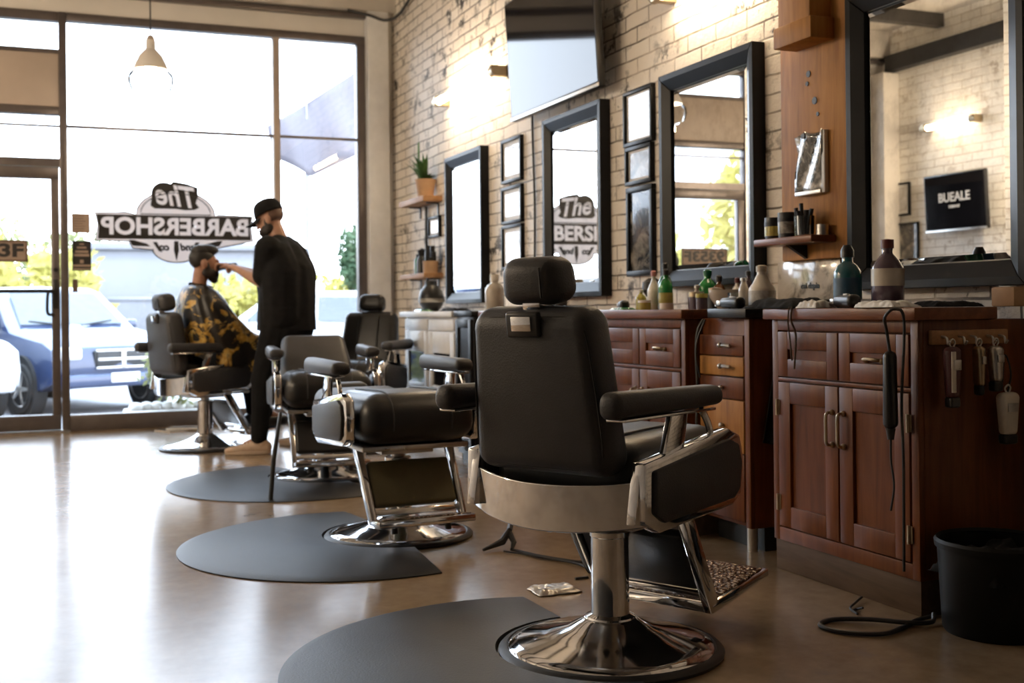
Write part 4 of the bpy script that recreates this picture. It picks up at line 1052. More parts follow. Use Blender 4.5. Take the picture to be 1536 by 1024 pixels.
# ================================================================== PEOPLE
def blob_mesh(name, chains, balls=(), voxel=.008, smooth=2, cuts=()):
    """one continuous skin grown over tapered chains of spheres and single ellipsoids"""
    bm = bmesh.new()
    def sph(c, r, mt=None, sub=2):
        res = bmesh.ops.create_icosphere(bm, subdivisions=sub, radius=1)
        for v in res['verts']:
            q = Vector((v.co.x*r[0], v.co.y*r[1], v.co.z*r[2]))
            v.co = (mt @ q if mt is not None else q) + Vector(c)
    for ch in chains:
        for (p, r), (q, s) in zip(ch, ch[1:]):
            p, q = Vector(p), Vector(q)
            r = r if isinstance(r, tuple) else (r,)*3; s = s if isinstance(s, tuple) else (s,)*3
            n = max(2, int((q-p).length/(min(min(r), min(s))*.33))+1)
            for i in range(n+1):
                t_ = i/n; sph(p.lerp(q, t_), [a+(c-a)*t_ for a, c in zip(r, s)])
    for c, r, *m in balls: sph(c, r if isinstance(r, tuple) else (r,)*3, m[0] if m else None, 3)
    me = bpy.data.meshes.new(name); bm.to_mesh(me); bm.free()
    o = bpy.data.objects.new('tmp', me); COL.objects.link(o)
    rm = o.modifiers.new('r', 'REMESH'); rm.mode = 'VOXEL'; rm.voxel_size = voxel
    sm = o.modifiers.new('s', 'SMOOTH'); sm.iterations = smooth; sm.factor = .5
    dg = bpy.context.evaluated_depsgraph_get(); dg.update()
    out = bpy.data.meshes.new_from_object(o.evaluated_get(dg)); bpy.data.objects.remove(o); bpy.data.meshes.remove(me)
    if cuts:
        bm = bmesh.new(); bm.from_mesh(out)
        for co, no, *box in cuts:
            co, no = Vector(co), Vector(no)
            geom = list(bm.verts)+list(bm.edges)+list(bm.faces)
            if box:
                c, rad = Vector(box[0]), box[1]
                fs = [f for f in bm.faces if (f.calc_center_median()-c).length < rad]
                geom = list({v for f in fs for v in f.verts})+list({e for f in fs for e in f.edges})+fs
            bmesh.ops.bisect_plane(bm, geom=geom, plane_co=co, plane_no=no, clear_outer=True)
        bm.to_mesh(out); bm.free()
    out.shade_smooth(); out.name = name
    return out
def add_mesh(name, me, mat, parent, thick=0):
    me.materials.clear(); me.materials.append(mat)
    o = bpy.data.objects.new(name, me); COL.objects.link(o); o.parent = parent
    if thick: s = o.modifiers.new('t', 'SOLIDIFY'); s.thickness = thick; s.offset = -1
    return o
def head_parts(c, R3, s=1.):
    """ellipsoids of a head centred at c; R3 turns head space (x right, y forward, z up) into the person's space"""
    c = Vector(c); B = []
    def e(p, r): B.append((c+R3 @ (Vector(p)*s), tuple(k*s for k in r), R3))
    e((0, -.012, .035), (.076, .096, .086)); e((0, .03, .0), (.066, .072, .085)); e((0, .045, -.065), (.05, .052, .045)); e((0, .072, -.088), (.026, .026, .022))
    for q in (-1, 1):
        e((q*.078, -.008, -.012), (.012, .024, .034)); e((q*.036, .082, -.012), (.024, .02, .02)); e((q*.03, .094, .026), (.026, .012, .010)); e((q*.046, .045, -.06), (.02, .05, .032))
    e((0, .106, .004), (.010, .012, .03)); e((0, .118, -.018), (.013, .014, .011)); e((.012, .108, -.02), (.009, .009, .008)); e((-.012, .108, -.02), (.009, .009, .008))
    e((0, .100, -.047), (.024, .010, .006)); e((0, .098, -.058), (.022, .011, .007))
    return B
def beard_mesh(name, c, R3, s=1.):
    c = Vector(c); B = []
    def e(p, r): B.append((c+R3 @ (Vector(p)*s), tuple(k*s for k in r), R3))
    e((0, .072, -.09), (.044, .04, .036)); e((0, .082, -.108), (.03, .028, .028))
    for q in (-1, 1):
        e((q*.054, .034, -.066), (.024, .052, .036)); e((q*.066, .012, -.035), (.014, .022, .045)); e((q*.034, .078, -.072), (.028, .03, .03)); e((q*.02, .104, -.042), (.018, .010, .006))
    return blob_mesh(name, [], B, .005, 1)
def eyes(parent, c, R3, s=1.):
    for q in (-1, 1):
        b = MB(); b.ball(Vector(c)+R3 @ (Vector((q*.033, .091, .008))*s), .0125*s, 2); b.build('eye', M['paper'], parent)
def hand_chains(wrist, fwd, up, side, curl=.9, s=1.):
    """palm and five separate bent fingers; side points to the thumb"""
    w = Vector(wrist); f, u, t_ = Vector(fwd).normalized(), Vector(up).normalized(), Vector(side).normalized()
    ch = [[(w, .026*s), (w+f*.04*s, (.03*s, .03*s, .022*s)), (w+f*.075*s, (.03*s, .03*s, .02*s))]]
    for i, (off, ln) in enumerate(((.032, .075), (.011, .085), (-.011, .078), (-.031, .062))):
        p = w+(f*.085+t_*off)*s; d1 = (f-u*curl*.35).normalized(); d2 = (f*.6-u*curl).normalized(); d3 = (f*.05-u*curl).normalized()
        a = p+d1*ln*.45*s; b = a+d2*ln*.35*s; c = b+d3*ln*.28*s
        ch.append([(w+(f*.06+t_*off*.9)*s, .0105*s), (p, .0105*s), (a, .0095*s), (b, .0088*s), (c, .0078*s)])
    p = w+(f*.03+t_*.028)*s; a = p+(f*.5+t_*.8-u*.3).normalized()*.04*s; b = a+(f*.9+t_*.15-u*.5).normalized()*.034*s
    ch.append([(w+(f*.015+t_*.01)*s, .016*s), (p, .014*s), (a, .0115*s), (b, .009*s)])
    return ch
def yaw(az, pitch=0., roll=0.):
    """az measured from +Y towards +X; pitch < 0 looks down"""
    return (Matrix.Rotation(-radians(az), 3, 'Z') @ Matrix.Rotation(radians(pitch), 3, 'X') @ Matrix.Rotation(radians(roll), 3, 'Y'))

# ---- standing barber: positions are relative to the floor point under the pelvis
P0 = Vector((1.61, 8.30, 0))
pb = thing('person', 'standing barber in black cap, black t-shirt and black trousers reaching to the seated client', 'person', tuple(P0))
def W(x, y, z): return Vector((x, y, z))-P0
fz = Vector((-.80, .60, 0)); lf = Vector((-.60, -.80, 0)); UP = Vector((0, 0, 1))
def BF(l, f, z): return lf*l+fz*f+UP*z        # left / forward / up from the pelvis point
pel = BF(0, 0, .96)
hipL, hipR = BF(.10, .0, .93), BF(-.10, .0, .93)
ankL, ankR = W(1.385, 8.18, .10), W(1.80, 8.52, .10)
kneL = (hipL+ankL)/2+fz*.05+UP*.02; kneR = (hipR+ankR)/2+fz*.05+UP*.02
neck = BF(0, .05, 1.53); chest = BF(0, .03, 1.33)
shL, shR = BF(.20, .04, 1.45), BF(-.20, .06, 1.45)
elL, elR = W(1.43, 8.245, 1.215), BF(-.26, .16, 1.22)
haL, haR = W(1.30, 8.455, 1.31), W(1.30, 8.655, 1.33)
headc = W(1.515, 8.37, 1.675)
RH = yaw(-57, -24)
fw = (haL-elL).normalized(); fwr = (haR-elR).normalized()
torso = [[(pel, (.155, .155, .10)), (BF(0, .0, 1.12), (.15, .15, .10)), (chest, (.165, .165, .11)), (BF(0, .03, 1.44), (.125, .125, .07))],
         [(BF(-.13, .03, 1.40), .085), (BF(.13, .03, 1.40), .085)], [(BF(-.10, .01, 1.32), .10), (BF(.10, .01, 1.32), .10)], [(BF(-.07, .02, 1.08), .10), (BF(.07, .02, 1.08), .10)]]
body_ch = torso+[[(neck-UP*.09, .066), (neck, .06), (headc-UP*.03-fz*.02, .058)],
    [(shL, .062), (elL, .046)], [(elL, .046), (elL.lerp(haL, .35), .045), (haL, .028)], [(shR, .062), (elR, .046)], [(elR, .046), (elR.lerp(haR, .35), .045), (haR, .028)],
    [(hipL, .10), (kneL, .06), (ankL, .04)], [(hipR, .10), (kneR, .06), (ankR, .04)],
    [(ankL, .038), (ankL+fz*.12-UP*.05, .03)], [(ankR, .038), (ankR+fz*.12-UP*.05, .03)]]
body_ch += hand_chains(haL, fw, UP*.9+fz*.2, (-lf*1.0+UP*.15), 1.0)
body_ch += hand_chains(haR, fwr, UP*.9+fz*.2, (lf*1.0+UP*.15), 1.0)
add_mesh('body', blob_mesh('body', body_ch, head_parts(headc, RH), .0065, 2), M['skin2'], pb)
eyes(pb, headc, RH)
tee = [[(BF(0, 0, .84), (.195, .19, .07)), (BF(0, 0, .98), (.19, .185, .08)), (BF(0, 0, 1.12), (.185, .18, .10)), (BF(0, .02, 1.32), (.19, .185, .11)), (BF(0, .03, 1.45), (.13, .12, .07))],
       [(BF(-.10, .03, .90), .13), (BF(-.10, .02, 1.3), .135)], [(BF(.10, .03, .90), .13), (BF(.10, .02, 1.3), .135)],
       [(BF(-.17, .03, 1.41), .092), (BF(.17, .03, 1.41), .092)], [(BF(0, .03, 1.44), .115), (neck-UP*.035, .078)]]
tee = [[(q, tuple(k*1.13 for k in r[:2])+(r[2],)) for q, r in ch] if isinstance(ch[0][1], tuple) else ch for ch in tee]
for s_, e_ in ((shL, elL), (shR, elR)): tee.append([(s_, .10), (s_.lerp(e_, .45), .09), (s_.lerp(e_, .80), .082)])
tee += [[(BF(q*.12, -.02, .98), .145), (BF(q*.13, -.02, 1.28), .15), (BF(q*.13, .0, 1.40), .115), (BF(q*.06, .03, 1.49), .075)] for q in (-1, 1)]
add_mesh('t_shirt', blob_mesh('t_shirt', tee, (), .009, 14, cuts=[(BF(0, 0, .87), (0, 0, -1))]), M['cloth_black'], pb)
tr_ = [[(BF(-.08, -.01, .94), .15), (BF(.08, -.01, .94), .15)], [(BF(-.08, -.03, .88), .14), (BF(.08, -.03, .88), .14)],
       [(hipL, .135), (hipL.lerp(kneL, .5), .115), (kneL, .09), (kneL.lerp(ankL, .5), .072), (ankL+UP*.02, .062)], [(hipR, .135), (hipR.lerp(kneR, .5), .115), (kneR, .09), (kneR.lerp(ankR, .5), .072), (ankR+UP*.02, .062)]]
add_mesh('trousers', blob_mesh('trousers', tr_, (), .009, 3, cuts=[((0, 0, .075), (0, 0, -1))]), M['cloth_pants'], pb)
add_mesh('beard', beard_mesh('beard', headc, RH, 1.02), M['beard'], pb)
def hat(parent, c, R3, s=1.):
    """rounded crown with a curved brim, eyelets and a strap at the back"""
    c = Vector(c); n, k = 28, 9; b = MB(); V = []; F_ = []
    for j in range(k+1):
        th = j/k*pi/2
        for i in range(n):
            a = 2*pi*i/n
            V.append(c+R3 @ Vector((.089*s*cos(a)*cos(th)**.6, (-.006+.107*sin(a))*s*cos(th)**.6, (.038+.108*sin(th))*s)))
    for j in range(k):
        for i in range(n):
            q = (i+1) % n; F_.append((j*n+i, j*n+q, (j+1)*n+q, (j+1)*n+i))
    b._add(V, F_); bmesh.ops.remove_doubles(b.bm, verts=list(b.bm.verts), dist=1e-5)
    cr = b.build('cap', M['cloth_black'], parent, angle=60); m = cr.modifiers.new('t', 'SOLIDIFY'); m.thickness = .003
    b = MB(); V = []; F_ = []
    for i in range(15):
        a = radians(20+140*i/14)
        for q in range(6):
            d = q/5
            V.append(c+R3 @ Vector((.089*s*cos(a)*(1-.02*d), (-.006+.107*sin(a)+.085*d*sin(a)**.7)*s, (.040-.012*d-.022*cos(a)**2*(1+d*.6))*s)))
    for i in range(14):
        for q in range(5): F_.append((i*6+q, (i+1)*6+q, (i+1)*6+q+1, i*6+q+1))
    b._add(V, F_); o = b.build('cap_brim', M['cloth_black'], cr, angle=60); m = o.modifiers.new('t', 'SOLIDIFY'); m.thickness = .004
    MB().ball(c+R3 @ Vector((0, -.006, .147))*s, .008*s).build('cap_button', M['cloth_black'], cr)
hat(pb, headc, RH, 1.04)
hb = [(headc+RH @ Vector((0, -.016, .026)), (.0785, .0945, .084), RH)]
add_mesh('hair', blob_mesh('hair', [], hb, .006, 1, cuts=[(headc+RH @ Vector((0, -.022, 0)), RH @ Vector((0, 1, .25))), (headc+RH @ Vector((0, 0, -.03)), RH @ Vector((0, 0, -1)))]), plain('clipped hair', (.13, .07, .05), .6, var=.3, scale=50), pb)
def sneaker(parent, ank, d):
    d = Vector(d).normalized(); sd = Vector((-d.y, d.x, 0)); g = Vector((ank.x, ank.y, 0))
    ch = [[(g-d*.055+UP*.05, (.036, .036, .045)), (g+d*.03+UP*.052, (.042, .042, .045)), (g+d*.10+UP*.04, (.045, .045, .034)), (g+d*.175+UP*.034, (.042, .042, .026)), (g+d*.215+UP*.03, (.03, .03, .02))],
          [(g-d*.02+UP*.08, .045), (g+d*.02+UP*.09, .04)]]
    o = add_mesh('shoe', blob_mesh('shoe', ch, (), .006, 2), M['shoe'], parent)
    b = MB(); pts = []
    for i in range(28):
        a = 2*pi*i/28; y = .078+.165*sin(a)-.0; x = .046*cos(a)*(1-.12*sin(a))
        pts.append((x, y))
    b.prism(pts, basis(g+UP*.002, sd*-1, d, UP), .024, .004); b.build('sole', M['sole'], o)
    b = MB()
    for q in range(4): b.tube([g+d*(.06+.022*q)+sd*.028+UP*(.083-.008*q), g+d*(.066+.022*q)+UP*(.092-.009*q), g+d*(.06+.022*q)-sd*.028+UP*(.083-.008*q)], .003, 5)
    b.build('laces', M['paper'], o)
sneaker(pb, ankL, (-.94, .33, 0)); sneaker(pb, ankR, (-.75, .66, 0))
# clipper held against the client's face
hc = hand_clipper('hair_clipper', "dark hair clipper held in the standing barber's hand beside the client's face", tuple(P0+haR+fwr*.06-UP*.03+lf*.0), atan2(fwr.y, fwr.x), pitch=.1)

# ---- seated client (chair space: +Y forward, origin at the chair base on the floor)
pc = thing('person', 'seated client with dark hair and beard under a black and gold patterned cape', 'person', (1.083, 8.73, 0), -radians(79))
hc_ = Vector((.03, -.01, 1.365)); RC = yaw(6, -4)
cch = [[((0, -.05, .70), (.16, .13, .09)), ((0, -.07, .9), (.15, .11, .1)), ((0, -.08, 1.05), (.17, .11, .09)), ((0, -.06, 1.15), (.12, .08, .05))],
       [((-.13, -.07, 1.13), .07), ((.13, -.07, 1.13), .07)], [((.01, -.055, 1.13), .062), ((.025, -.04, 1.22), .057), ((.03, -.03, 1.3), .056)]]
for q in (-1, 1):
    cch += [[((q*.165, -.06, 1.10), .058), ((q*.225, -.0, .88), .044), ((q*.19, .22, .83), .032)],
            [((q*.10, -.03, .72), .10), ((q*.12, .36, .70), .065), ((q*.12, .42, .25), .042), ((q*.12, .52, .205), .032)]]
    cch += hand_chains(Vector((q*.19, .24, .83)), (0, 1, 0), (0, 0, 1), (-q, 0, 0), .6)
add_mesh('body', blob_mesh('body', cch, head_parts(hc_, RC), .0065, 2), M['skin'], pc)
eyes(pc, hc_, RC)
add_mesh('beard', beard_mesh('beard', hc_, RC, 1.04), M['beard'], pc)
hp = (hc_+RC @ Vector((0, .083, .078)), RC @ Vector((0, .14, -.17)))
hh = [(hc_+RC @ Vector(p), r, RC) for p, r in (((0, -.013, .036), (.0768, .098, .088)), ((0, .022, .102), (.064, .084, .044)), ((0, -.02, .09), (.07, .08, .05)))]
add_mesh('hair', blob_mesh('hair', [], hh, .005, 1, cuts=[hp]), M['hair'], pc)
for q in (-1, 1):
    b = MB(); b.rbox((q*.12, .47, .185), (.09, .26, .09), .04, 4); b.build('shoe', M['black'], pc)
    ch = [[((q*.10, -.03, .72), .11), ((q*.12, .36, .70), .08), ((q*.12, .42, .25), .06)]]
    add_mesh('trouser_leg', blob_mesh('trouser_leg', ch, (), .01, 2), M['cloth_pants'], pc)
def cape(parent):
    prof = {  # angle: list of points from collar to hem
        'front': [(.0, .055, 1.185), (.0, .13, 1.10), (.0, .21, .97), (.0, .35, .845), (.0, .50, .765), (.0, .56, .65), (.0, .545, .52)],
        'side': [(.07, -.03, 1.205), (.185, -.05, 1.19), (.275, -.04, 1.06), (.325, .02, .88), (.325, .08, .76), (.32, .12, .68), (.315, .13, .60)],
        'back': [(.0, -.10, 1.215), (.0, -.15, 1.17), (.0, -.185, 1.05), (.0, -.19, .93), (.0, -.19, .84), (.0, -.19, .76), (.0, -.19, .70)]}
    P = {k: smooth_pts(v, 5) for k, v in prof.items()}
    n = 72; k = len(P['front']); V = []; F_ = []
    for i in range(n):
        a = 2*pi*i/n; c, s = cos(a), sin(a)     # c: forward, s: right
        for j in range(k):
            fr = P['front'][j] if c > 0 else P['back'][j]; sd = P['side'][j]
            cc, ss = abs(c), abs(s)
            e = .62
            x = math.copysign(ss**e, s)*sd.x
            y = sd.y+(fr.y-sd.y)*cc**1.1
            z = sd.z+(fr.z-sd.z)*cc**1.5
            t_ = j/(k-1)
            fold = (.016*sin(9*a+1.3*sin(3*a))+.008*sin(17*a+2))*t_**.9
            x += fold*s; y += fold*c*(1 if c > 0 else .2); z += .008*sin(7*a+9*t_)*t_
            V.append((x, y, z))
    for i in range(n):
        q = (i+1) % n
        for j in range(k-1): F_.append((i*k+j, q*k+j, q*k+j+1, i*k+j+1))
    b = MB(); b._add(V, F_); o = b.build('cape', M['cape'], parent, angle=80); m = o.modifiers.new('t', 'SOLIDIFY'); m.thickness = .004
    b = MB(); b.tube([(.075*sin(2*pi*i/30), -.022+.078*cos(2*pi*i/30), 1.20-.016*cos(2*pi*i/30)) for i in range(30)], .012, 8, closed=True); b.build('collar_band', M['cloth_black'], o)
cape(pc)
# ================================================================== OUTSIDE
ZG = -.30
M['asphalt'] = plain('asphalt', (.30, .29, .30), .9, var=.2, scale=3, bump=.2, bscale=80)
M['walk'] = plain('sidewalk', (.5, .47, .43), .9, var=.1, scale=2)
struct(MB().box(-40, 40, YW+.06, 80, ZG-.2, ZG).build('ground_outside', M['asphalt'], smooth=False))
struct(MB().box(-12, 12, YW+.06, YW+1.4, ZG, -.10, .02).build('path_outside', M['walk'], smooth=False))
M['car_blue'] = plain('blue car paint', (.018, .032, .085), .3, .2, var=.05, coat=1.)
M['car_white'] = plain('white car paint', (.6, .61, .63), .25, var=.04, coat=.8)
M['car_grey'] = plain('grey car paint', (.2, .21, .24), .25, .3, var=.04, coat=.8)
M['car_glass'] = plain('car glass', (.05, .06, .075), .05, spec=1.)
M['tyre'] = plain('tyre', (.02, .02, .02), .8)
M['amber'] = plain('amber lens', (.6, .22, .05), .2)
def car(label, loc, rz, paint, grille=True, group=None, kind='suv'):
    """car with +Y as its front; hood, cabin, lamps, wheels"""
    t = thing('car', label, 'car', (loc[0], loc[1], ZG), rz, group)
    # side outline (y, z): front is +Y
    prof = [(2.25, .42), (2.30, .62), (2.24, .86), (2.0, .98), (1.05, 1.10), (.35, 1.62), (.1, 1.68), (-1.5, 1.70), (-2.05, 1.55), (-2.28, 1.0), (-2.3, .45), (-1.9, .32), (1.9, .32)]
    b = MB(); V = []; F_ = []; n = len(prof)
    xs = (-.94, -.90, -.72, 0, .72, .90, .94)
    for x in xs:
        for y, z in prof:
            ax = abs(x); k = 1
            xx = x
            if z > 1.05: xx = x*(1-.20*(z-1.05)/.65)
            if ax > .92: yy, zz_ = y*.985, z if z < .9 else z-.03
            else: yy, zz_ = y - (.10*(ax/.94)**2 if y > 1.9 else 0) + (.08*(ax/.94)**2 if y < -1.9 else 0), z+.02*(1-ax/.94)
            V.append((xx, yy, zz_))
    for i in range(len(xs)-1):
        for j in range(n): F_.append((i*n+j, (i+1)*n+j, (i+1)*n+(j+1) % n, i*n+(j+1) % n))
    F_ += [tuple(range(n)), tuple(range((len(xs)-1)*n, len(xs)*n))]
    b._add(V, F_); b.build('body', paint, t, angle=32, bevel=.02)
    def gl(name, pts, m=None):
        bb = MB(); bb._add(pts, [tuple(range(len(pts)))]); o = bb.build(name, m or M['car_glass'], t, smooth=False); s = o.modifiers.new('t', 'SOLIDIFY'); s.thickness = .012; s.offset = 0
    gl('windshield', [(-.74, .98, 1.165), (.74, .98, 1.165), (.62, .42, 1.60), (-.62, .42, 1.60)])
    for s in (-1, 1):
        gl('side_window', [(s*.925, .78, 1.12), (s*.80, .30, 1.57), (s*.80, -.55, 1.60), (s*.925, -.55, 1.12)])
        gl('side_window', [(s*.925, -.63, 1.12), (s*.80, -.63, 1.60), (s*.80, -1.6, 1.58), (s*.925, -1.75, 1.12)])
        MB().rbox((s*1.02, .75, 1.16), (.16, .10, .13), .04).build('side_mirror', paint, t)
        MB().rbox((s*.72, 2.16, .80), (.36, .20, .17), .05).build('headlight', M['paper'], t)
        MB().rbox((s*.90, 2.07, .76), (.06, .16, .10), .02).build('indicator', M['amber'], t)
        for y in (1.42, -1.42):
            w = MB(); R_ = Matrix.Rotation(pi/2, 4, 'Y')
            w.lathe([(.20, -.11), (.31, -.115), (.34, -.08), (.345, 0), (.34, .08), (.31, .115), (.20, .11)], (s*.86, y, .345), 32, R_)
            wo = w.build('wheel', M['tyre'], t)
            h = MB(); h.cyl((s*.86-.09, y, .345), (s*.86+.09, y, .345), .06, n=16)
            for q in range(5):
                a = 2*pi*q/5
                h.tube([(s*.965, y, .345), (s*.955, y+.21*cos(a), .345+.21*sin(a))], [.035, .028], 6)
            h.lathe([(.20, -.10), (.235, -.118), (.235, .118), (.20, .10)], (s*.86, y, .345), 32, R_)
            h.build('hubcap', M['steel'], wo)
            MB().lathe([(.36, -.06), (.42, -.09), (.42, .09), (.36, .06)], (s*.89, y, .36), 32, R_).build('wheel_arch', M['tyre'], t)
    b = MB()
    b.rbox((0, 2.24, .72), (.78, .10, .24), .04); b.build('grille', M['black'], t)
    b = MB(); b.box(-.36, .36, 2.285, 2.305, .70, .735, .006); b.box(-.03, .03, 2.285, 2.305, .60, .83, .006)
    for z in (.61, .83): b.box(-.38, .38, 2.28, 2.30, z-.015, z+.015, .006)
    b.build('grille_bars', M['steel'], t)
    MB().rbox((0, 2.27, .45), (1.7, .14, .18), .05).build('bumper', paint, t)
    MB().box(-.2, .2, 2.335, 2.352, .42, .54, .004).build('number_plate', M['paper'], t)
    for s in (-1, 1): MB().tube([(s*.1, 1.03, 1.155), (s*.6, .93, 1.215)], .012, 6).build('wiper', M['black'], t)
    return t
car('blue car parked outside, its grille seen between the door post and the client', (-.10, 17.85), pi+.467, M['car_blue'])
car('white car parked left of the blue one, seen through the glass door', (-2.15, 16.9), pi+.467, M['car_white'])
car('grey car parked across the lot, right of the standing barber', (6.6, 29), pi-.9, M['car_grey'])
car('white car parked across the lot between the barber and the banner pole', (4.6, 23.0), 1.2, M['car_white'])
# planter just outside
pl = thing('planter', 'low stone planter with shrubs and white rocks outside the window', 'planter', (1.2, 11.75, -.10))
MB().box(-.5, .55, -.3, .3, 0, .16, .02).build('box', M['walk'], pl)
random.seed(21)
for q in range(9): MB().ball((-.4+.1*q, .05*random.uniform(-1, 1), .19), (.07, .06, .05), 2).build('rock', M['paper'], pl)
def leaf_cloud(b, c, r, n, size, seed):
    random.seed(seed)
    for _ in range(n):
        while True:
            p = Vector((random.uniform(-1, 1), random.uniform(-1, 1), random.uniform(-1, 1)))
            if .25 < p.length < 1: break
        p *= (.75+.5*noise.noise(p*2.3+Vector((seed, 0, 0))))
        p = Vector((p.x*r[0], p.y*r[1], p.z*r[2]))+Vector(c)
        u = Vector((random.gauss(0, 1), random.gauss(0, 1), random.gauss(0, 1))).normalized(); v = u.orthogonal().normalized()
        s = size*random.uniform(.6, 1.3)
        b._add([p-u*s, p+v*s*.5, p+u*s, p-v*s*.5], [(0, 1, 2, 3)])
def leafmat(name, c0, c1):
    m, nt, b = _new(name)
    f = _noise(nt, _coord(nt), 1.2, 3); c = _ramp(nt, f, [(.35, c0), (.65, c1)]); nt.links.new(c, b.inputs['Base Color']); b.inputs['Roughness'].default_value = .7
    t = _n(nt, 'ShaderNodeBsdfTranslucent'); nt.links.new(c, t.inputs[0]); mx = _n(nt, 'ShaderNodeMixShader'); mx.inputs[0].default_value = .4
    nt.links.new(b.outputs[0], mx.inputs[1]); nt.links.new(t.outputs[0], mx.inputs[2]); nt.links.new(mx.outputs[0], nt.nodes['Material Output'].inputs[0])
    return m
LM = {'y': leafmat('yellow green leaves', (.34, .30, .06), (.52, .46, .14)), 'g': leafmat('olive leaves', (.16, .18, .07), (.30, .30, .14)), 'd': leafmat('deep green leaves', (.05, .10, .05), (.10, .16, .08))}
b = MB(); leaf_cloud(b, (0, 0, .52), (.45, .26, .36), 520, .045, 5); o = b.build('shrub_leaves', LM['g'], pl, smooth=False); o['kind'] = 'stuff'
def tree(label, loc, h, r, mat, seed, trunk=True, n=1500, size=.16, cat='tree', name='tree', group='trees and bushes beyond the parking lot'):
    t = thing(name, label, cat, (loc[0], loc[1], ZG), 0, group)
    b = MB(); leaf_cloud(b, (0, 0, h-r[2]*.95), r, n, size, seed); o = b.build('crown', LM[mat], t, smooth=False); o['kind'] = 'stuff'
    b = MB(); b.tube([(0, 0, 0), (.05, .03, h*.4), (-.03, .0, h-r[2]*.8)], [.12, .09, .05] if trunk else [.05, .04, .02], 8)
    b.build('trunk', M['plinth'], t)
    return t
tree('yellow-green bush seen through the glass door', (-1.4, 26, 0), 3.0, (1.5, 1.2, 1.4), 'y', 1, False, name='bush', cat='bush')
tree('yellow bush with dark gaps behind the door sign', (.35, 28, 0), 3.0, (1.2, 1.2, 1.45), 'y', 2, False, name='bush', cat='bush')
tree('grey-green tree on the rise behind the glass door', (-2.2, 42, 0), 5.0, (2.6, 2, 2.2), 'g', 3)
tree('grey-green tree above the door post', (1.0, 44, 0), 4.6, (2.2, 2, 1.9), 'g', 4)
tree('bright bush between the client and the barber', (4.9, 31.8, 0), 2.4, (1.5, 1.4, 1.2), 'y', 5, False, name='bush', cat='bush')
tree('pale bush behind the barber', (9.2, 36, 0), 2.9, (1.6, 1.4, 1.3), 'y', 6, False, name='bush', cat='bush')
tree('dark green conical tree at the right edge of the window', (6.5, 25.5, 0), 3.45, (.45, .5, 1.0), 'd', 7, size=.09)
tree('bright bush low at the right edge of the window', (7.9, 26.2, 0), 2.5, (.9, .8, 1.05), 'y', 8, False, name='bush', cat='bush')
tree('tall yellow-green tree outside the left window, seen only in mirrors', (-7.0, 19, 0), 5.2, (1.4, 1.4, 2.4), 'y', 9)
tree('yellow-green shrub left of the parking lot, seen only in mirrors', (-6.0, 21.5, 0), 3.0, (1.0, 1.0, 1.4), 'y', 10, False, name='bush', cat='bush')
# low building across the lot
bd = thing('building', 'long pale lavender building across the parking lot behind the window logo', 'building', (3.9, 34, ZG))
M['lav'] = plain('lavender render', (.19, .19, .205), .8, var=.06, scale=1)
MB().box(-2.75, 2.75, 0, 5, 0, 3.1, .03).build('wall', M['lav'], bd); MB().box(-2.85, 2.85, -.15, 5.1, 3.1, 3.3, .03).build('parapet', M['lav'], bd)
MB().box(-2.75, 2.75, -.05, 0, 1.7, 1.78).build('band', M['car_grey'], bd)
bd2 = thing('building', 'white building left of the parking lot, seen only in mirrors', 'building', (-13, 24, ZG))
MB().box(-4, 4.6, 0, 5, 0, 5.2, .03).build('wall', M['white_wood'], bd2); MB().box(-4.1, 4.7, -.15, 5.1, 5.2, 5.5, .03).build('parapet', M['white_wood'], bd2)
for q in range(3): MB().box(-3+q*2.4, -1.8+q*2.4, -.03, .02, 1.2, 2.6).build('window', M['car_glass'], bd2)
# lavender flag on a pole
fl = thing('flag_pole', 'slim pole carrying a large pale lavender banner outside the right window pane', 'flag', (3.03, 14.2, ZG))
MB().tube([(0, 0, 0), (0, 0, 3.1)], .03, 10).build('pole', M['car_grey'], fl)

fp = [(-.50, 3.58), (-.17, 3.78), (.66, 4.36), (.90, 4.50), (.92, 3.38), (.68, 3.30), (.04, 2.985), (-.42, 3.21)]
bm = bmesh.new(); vs = [bm.verts.new((x, 0, z)) for x, z in fp]; bm.faces.new(vs)
bmesh.ops.triangulate(bm, faces=list(bm.faces)); bmesh.ops.subdivide_edges(bm, edges=list(bm.edges), cuts=7, use_grid_fill=True)
for v in bm.verts: v.co.y = .07*sin(v.co.x*9+v.co.z*2)+.04*sin(v.co.z*5)-.05
m = MB(); m._merge(bm); o = m.build('banner', M['banner'], fl, angle=80); q = o.modifiers.new('t', 'SOLIDIFY'); q.thickness = .006
b = MB(); b.tube([(0, 0, 3.0), (0, -.0, 4.0), (.9, -.02, 4.8)], .014, 8); b.build('arm', M['car_grey'], fl)

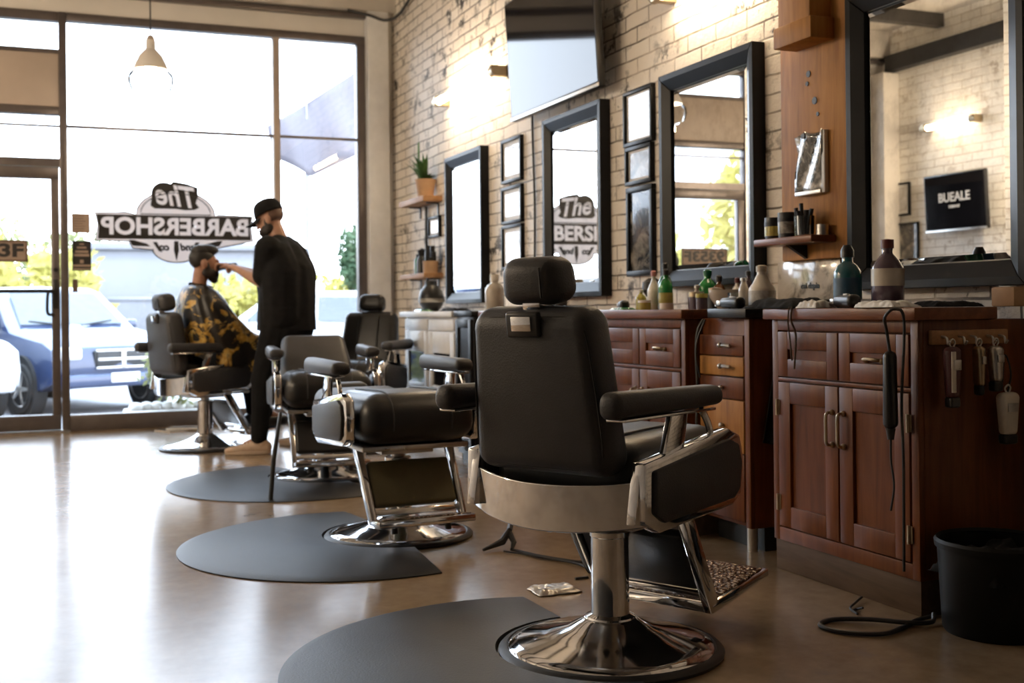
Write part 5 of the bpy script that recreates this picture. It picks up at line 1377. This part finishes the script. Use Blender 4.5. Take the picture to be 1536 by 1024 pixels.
# ================================================================== LIGHT
w = bpy.data.worlds.new('sky'); SC.world = w; w.use_nodes = True
nt = w.node_tree; bg = nt.nodes['Background']
tc = _n(nt, 'ShaderNodeTexCoord'); sp = _n(nt, 'ShaderNodeSeparateXYZ'); nt.links.new(tc.outputs['Generated'], sp.inputs[0])
nt.links.new(_ramp(nt, sp.outputs[2], [(.0, (.84, .90, 1)), (.6, (.62, .79, 1))]), bg.inputs['Color'])
bg.inputs['Strength'].default_value = SKY
sun = bpy.data.lights.new('sun', 'SUN'); sun.energy = SUN; sun.angle = radians(1.5); sun.color = (1, .95, .87)
so = bpy.data.objects.new('sun', sun); COL.objects.link(so)
so.rotation_euler = Vector((.28, .42, -.86)).to_track_quat('-Z', 'Y').to_euler()
for nme, x0, x1, z0, z1 in (('portal_window', .183, 2.75, .14, 3.51), ('portal_door', -.9, .118, .15, 3.5), ('portal_side', -2.5, -.98, .14, 3.51)):
    l = bpy.data.lights.new(nme, 'AREA'); l.shape = 'RECTANGLE'; l.size = x1-x0; l.size_y = z1-z0; l.cycles.is_portal = True
    o = bpy.data.objects.new(nme, l); COL.objects.link(o); o.location = ((x0+x1)/2, YW+.08, (z0+z1)/2)
    o.rotation_euler = (-pi/2, 0, 0)
for i, (x, y, e) in enumerate(((.763, 9.2, 10.), (-2.1, 5.8, LAMP), (-2.1, 7.7, LAMP))):  # pendants after the first are out of view, added for warm fill light
    if i:
        c = copy_tree(p); c.location = (x, y, 2.87)
        c['label'] = ('', 'unseen white bell pendant lamp added as fill light near the white wall, level with the second chair', 'unseen white bell pendant lamp added as fill light near the white wall, level with the third chair')[i]
    l = bpy.data.lights.new('bulb_light', 'POINT'); l.energy = e; l.color = (1, .80, .58); l.shadow_soft_size = .06
    o = bpy.data.objects.new('bulb_light', l); COL.objects.link(o); o.location = (x, y, 2.64)

# ================================================================== CAMERA
f_px = 1721.; th = radians(22.1); ro = .0105
Fv = Vector((sin(th), cos(th), 0)); Rv = Vector((cos(th), -sin(th), 0)); Uv = Vector((0, 0, 1))
cx = Rv*cos(ro)-Uv*sin(ro); cy = Rv*sin(ro)+Uv*cos(ro); cz = -Fv
cam = bpy.data.cameras.new('camera'); co = bpy.data.objects.new('camera', cam); COL.objects.link(co)
mw = Matrix.Identity(4)
for i, e in enumerate((cx, cy, cz)):
    for j in range(3): mw[j][i] = e[j]
mw[2][3] = 1.0
co.matrix_world = mw
cam.sensor_width = 36; cam.lens = f_px/1536*36; cam.shift_y = -47.4/1536; cam.clip_start = .05; cam.clip_end = 300
cam.dof.use_dof = True; cam.dof.focus_distance = 3.3; cam.dof.aperture_fstop = 4.
SC.camera = co
SC.view_settings.view_transform = 'Standard'; SC.view_settings.look = 'None'
SC.view_settings.exposure = EXPO; SC.view_settings.gamma = 1; SC.view_settings.use_curve_mapping = False
SC.cycles.max_bounces = 10; SC.cycles.transparent_max_bounces = 16; SC.cycles.diffuse_bounces = 5; SC.cycles.glossy_bounces = 6
SC.cycles.caustics_reflective = False; SC.cycles.caustics_refractive = False; SC.cycles.sample_clamp_indirect = 6
SC.cycles.use_denoising = True
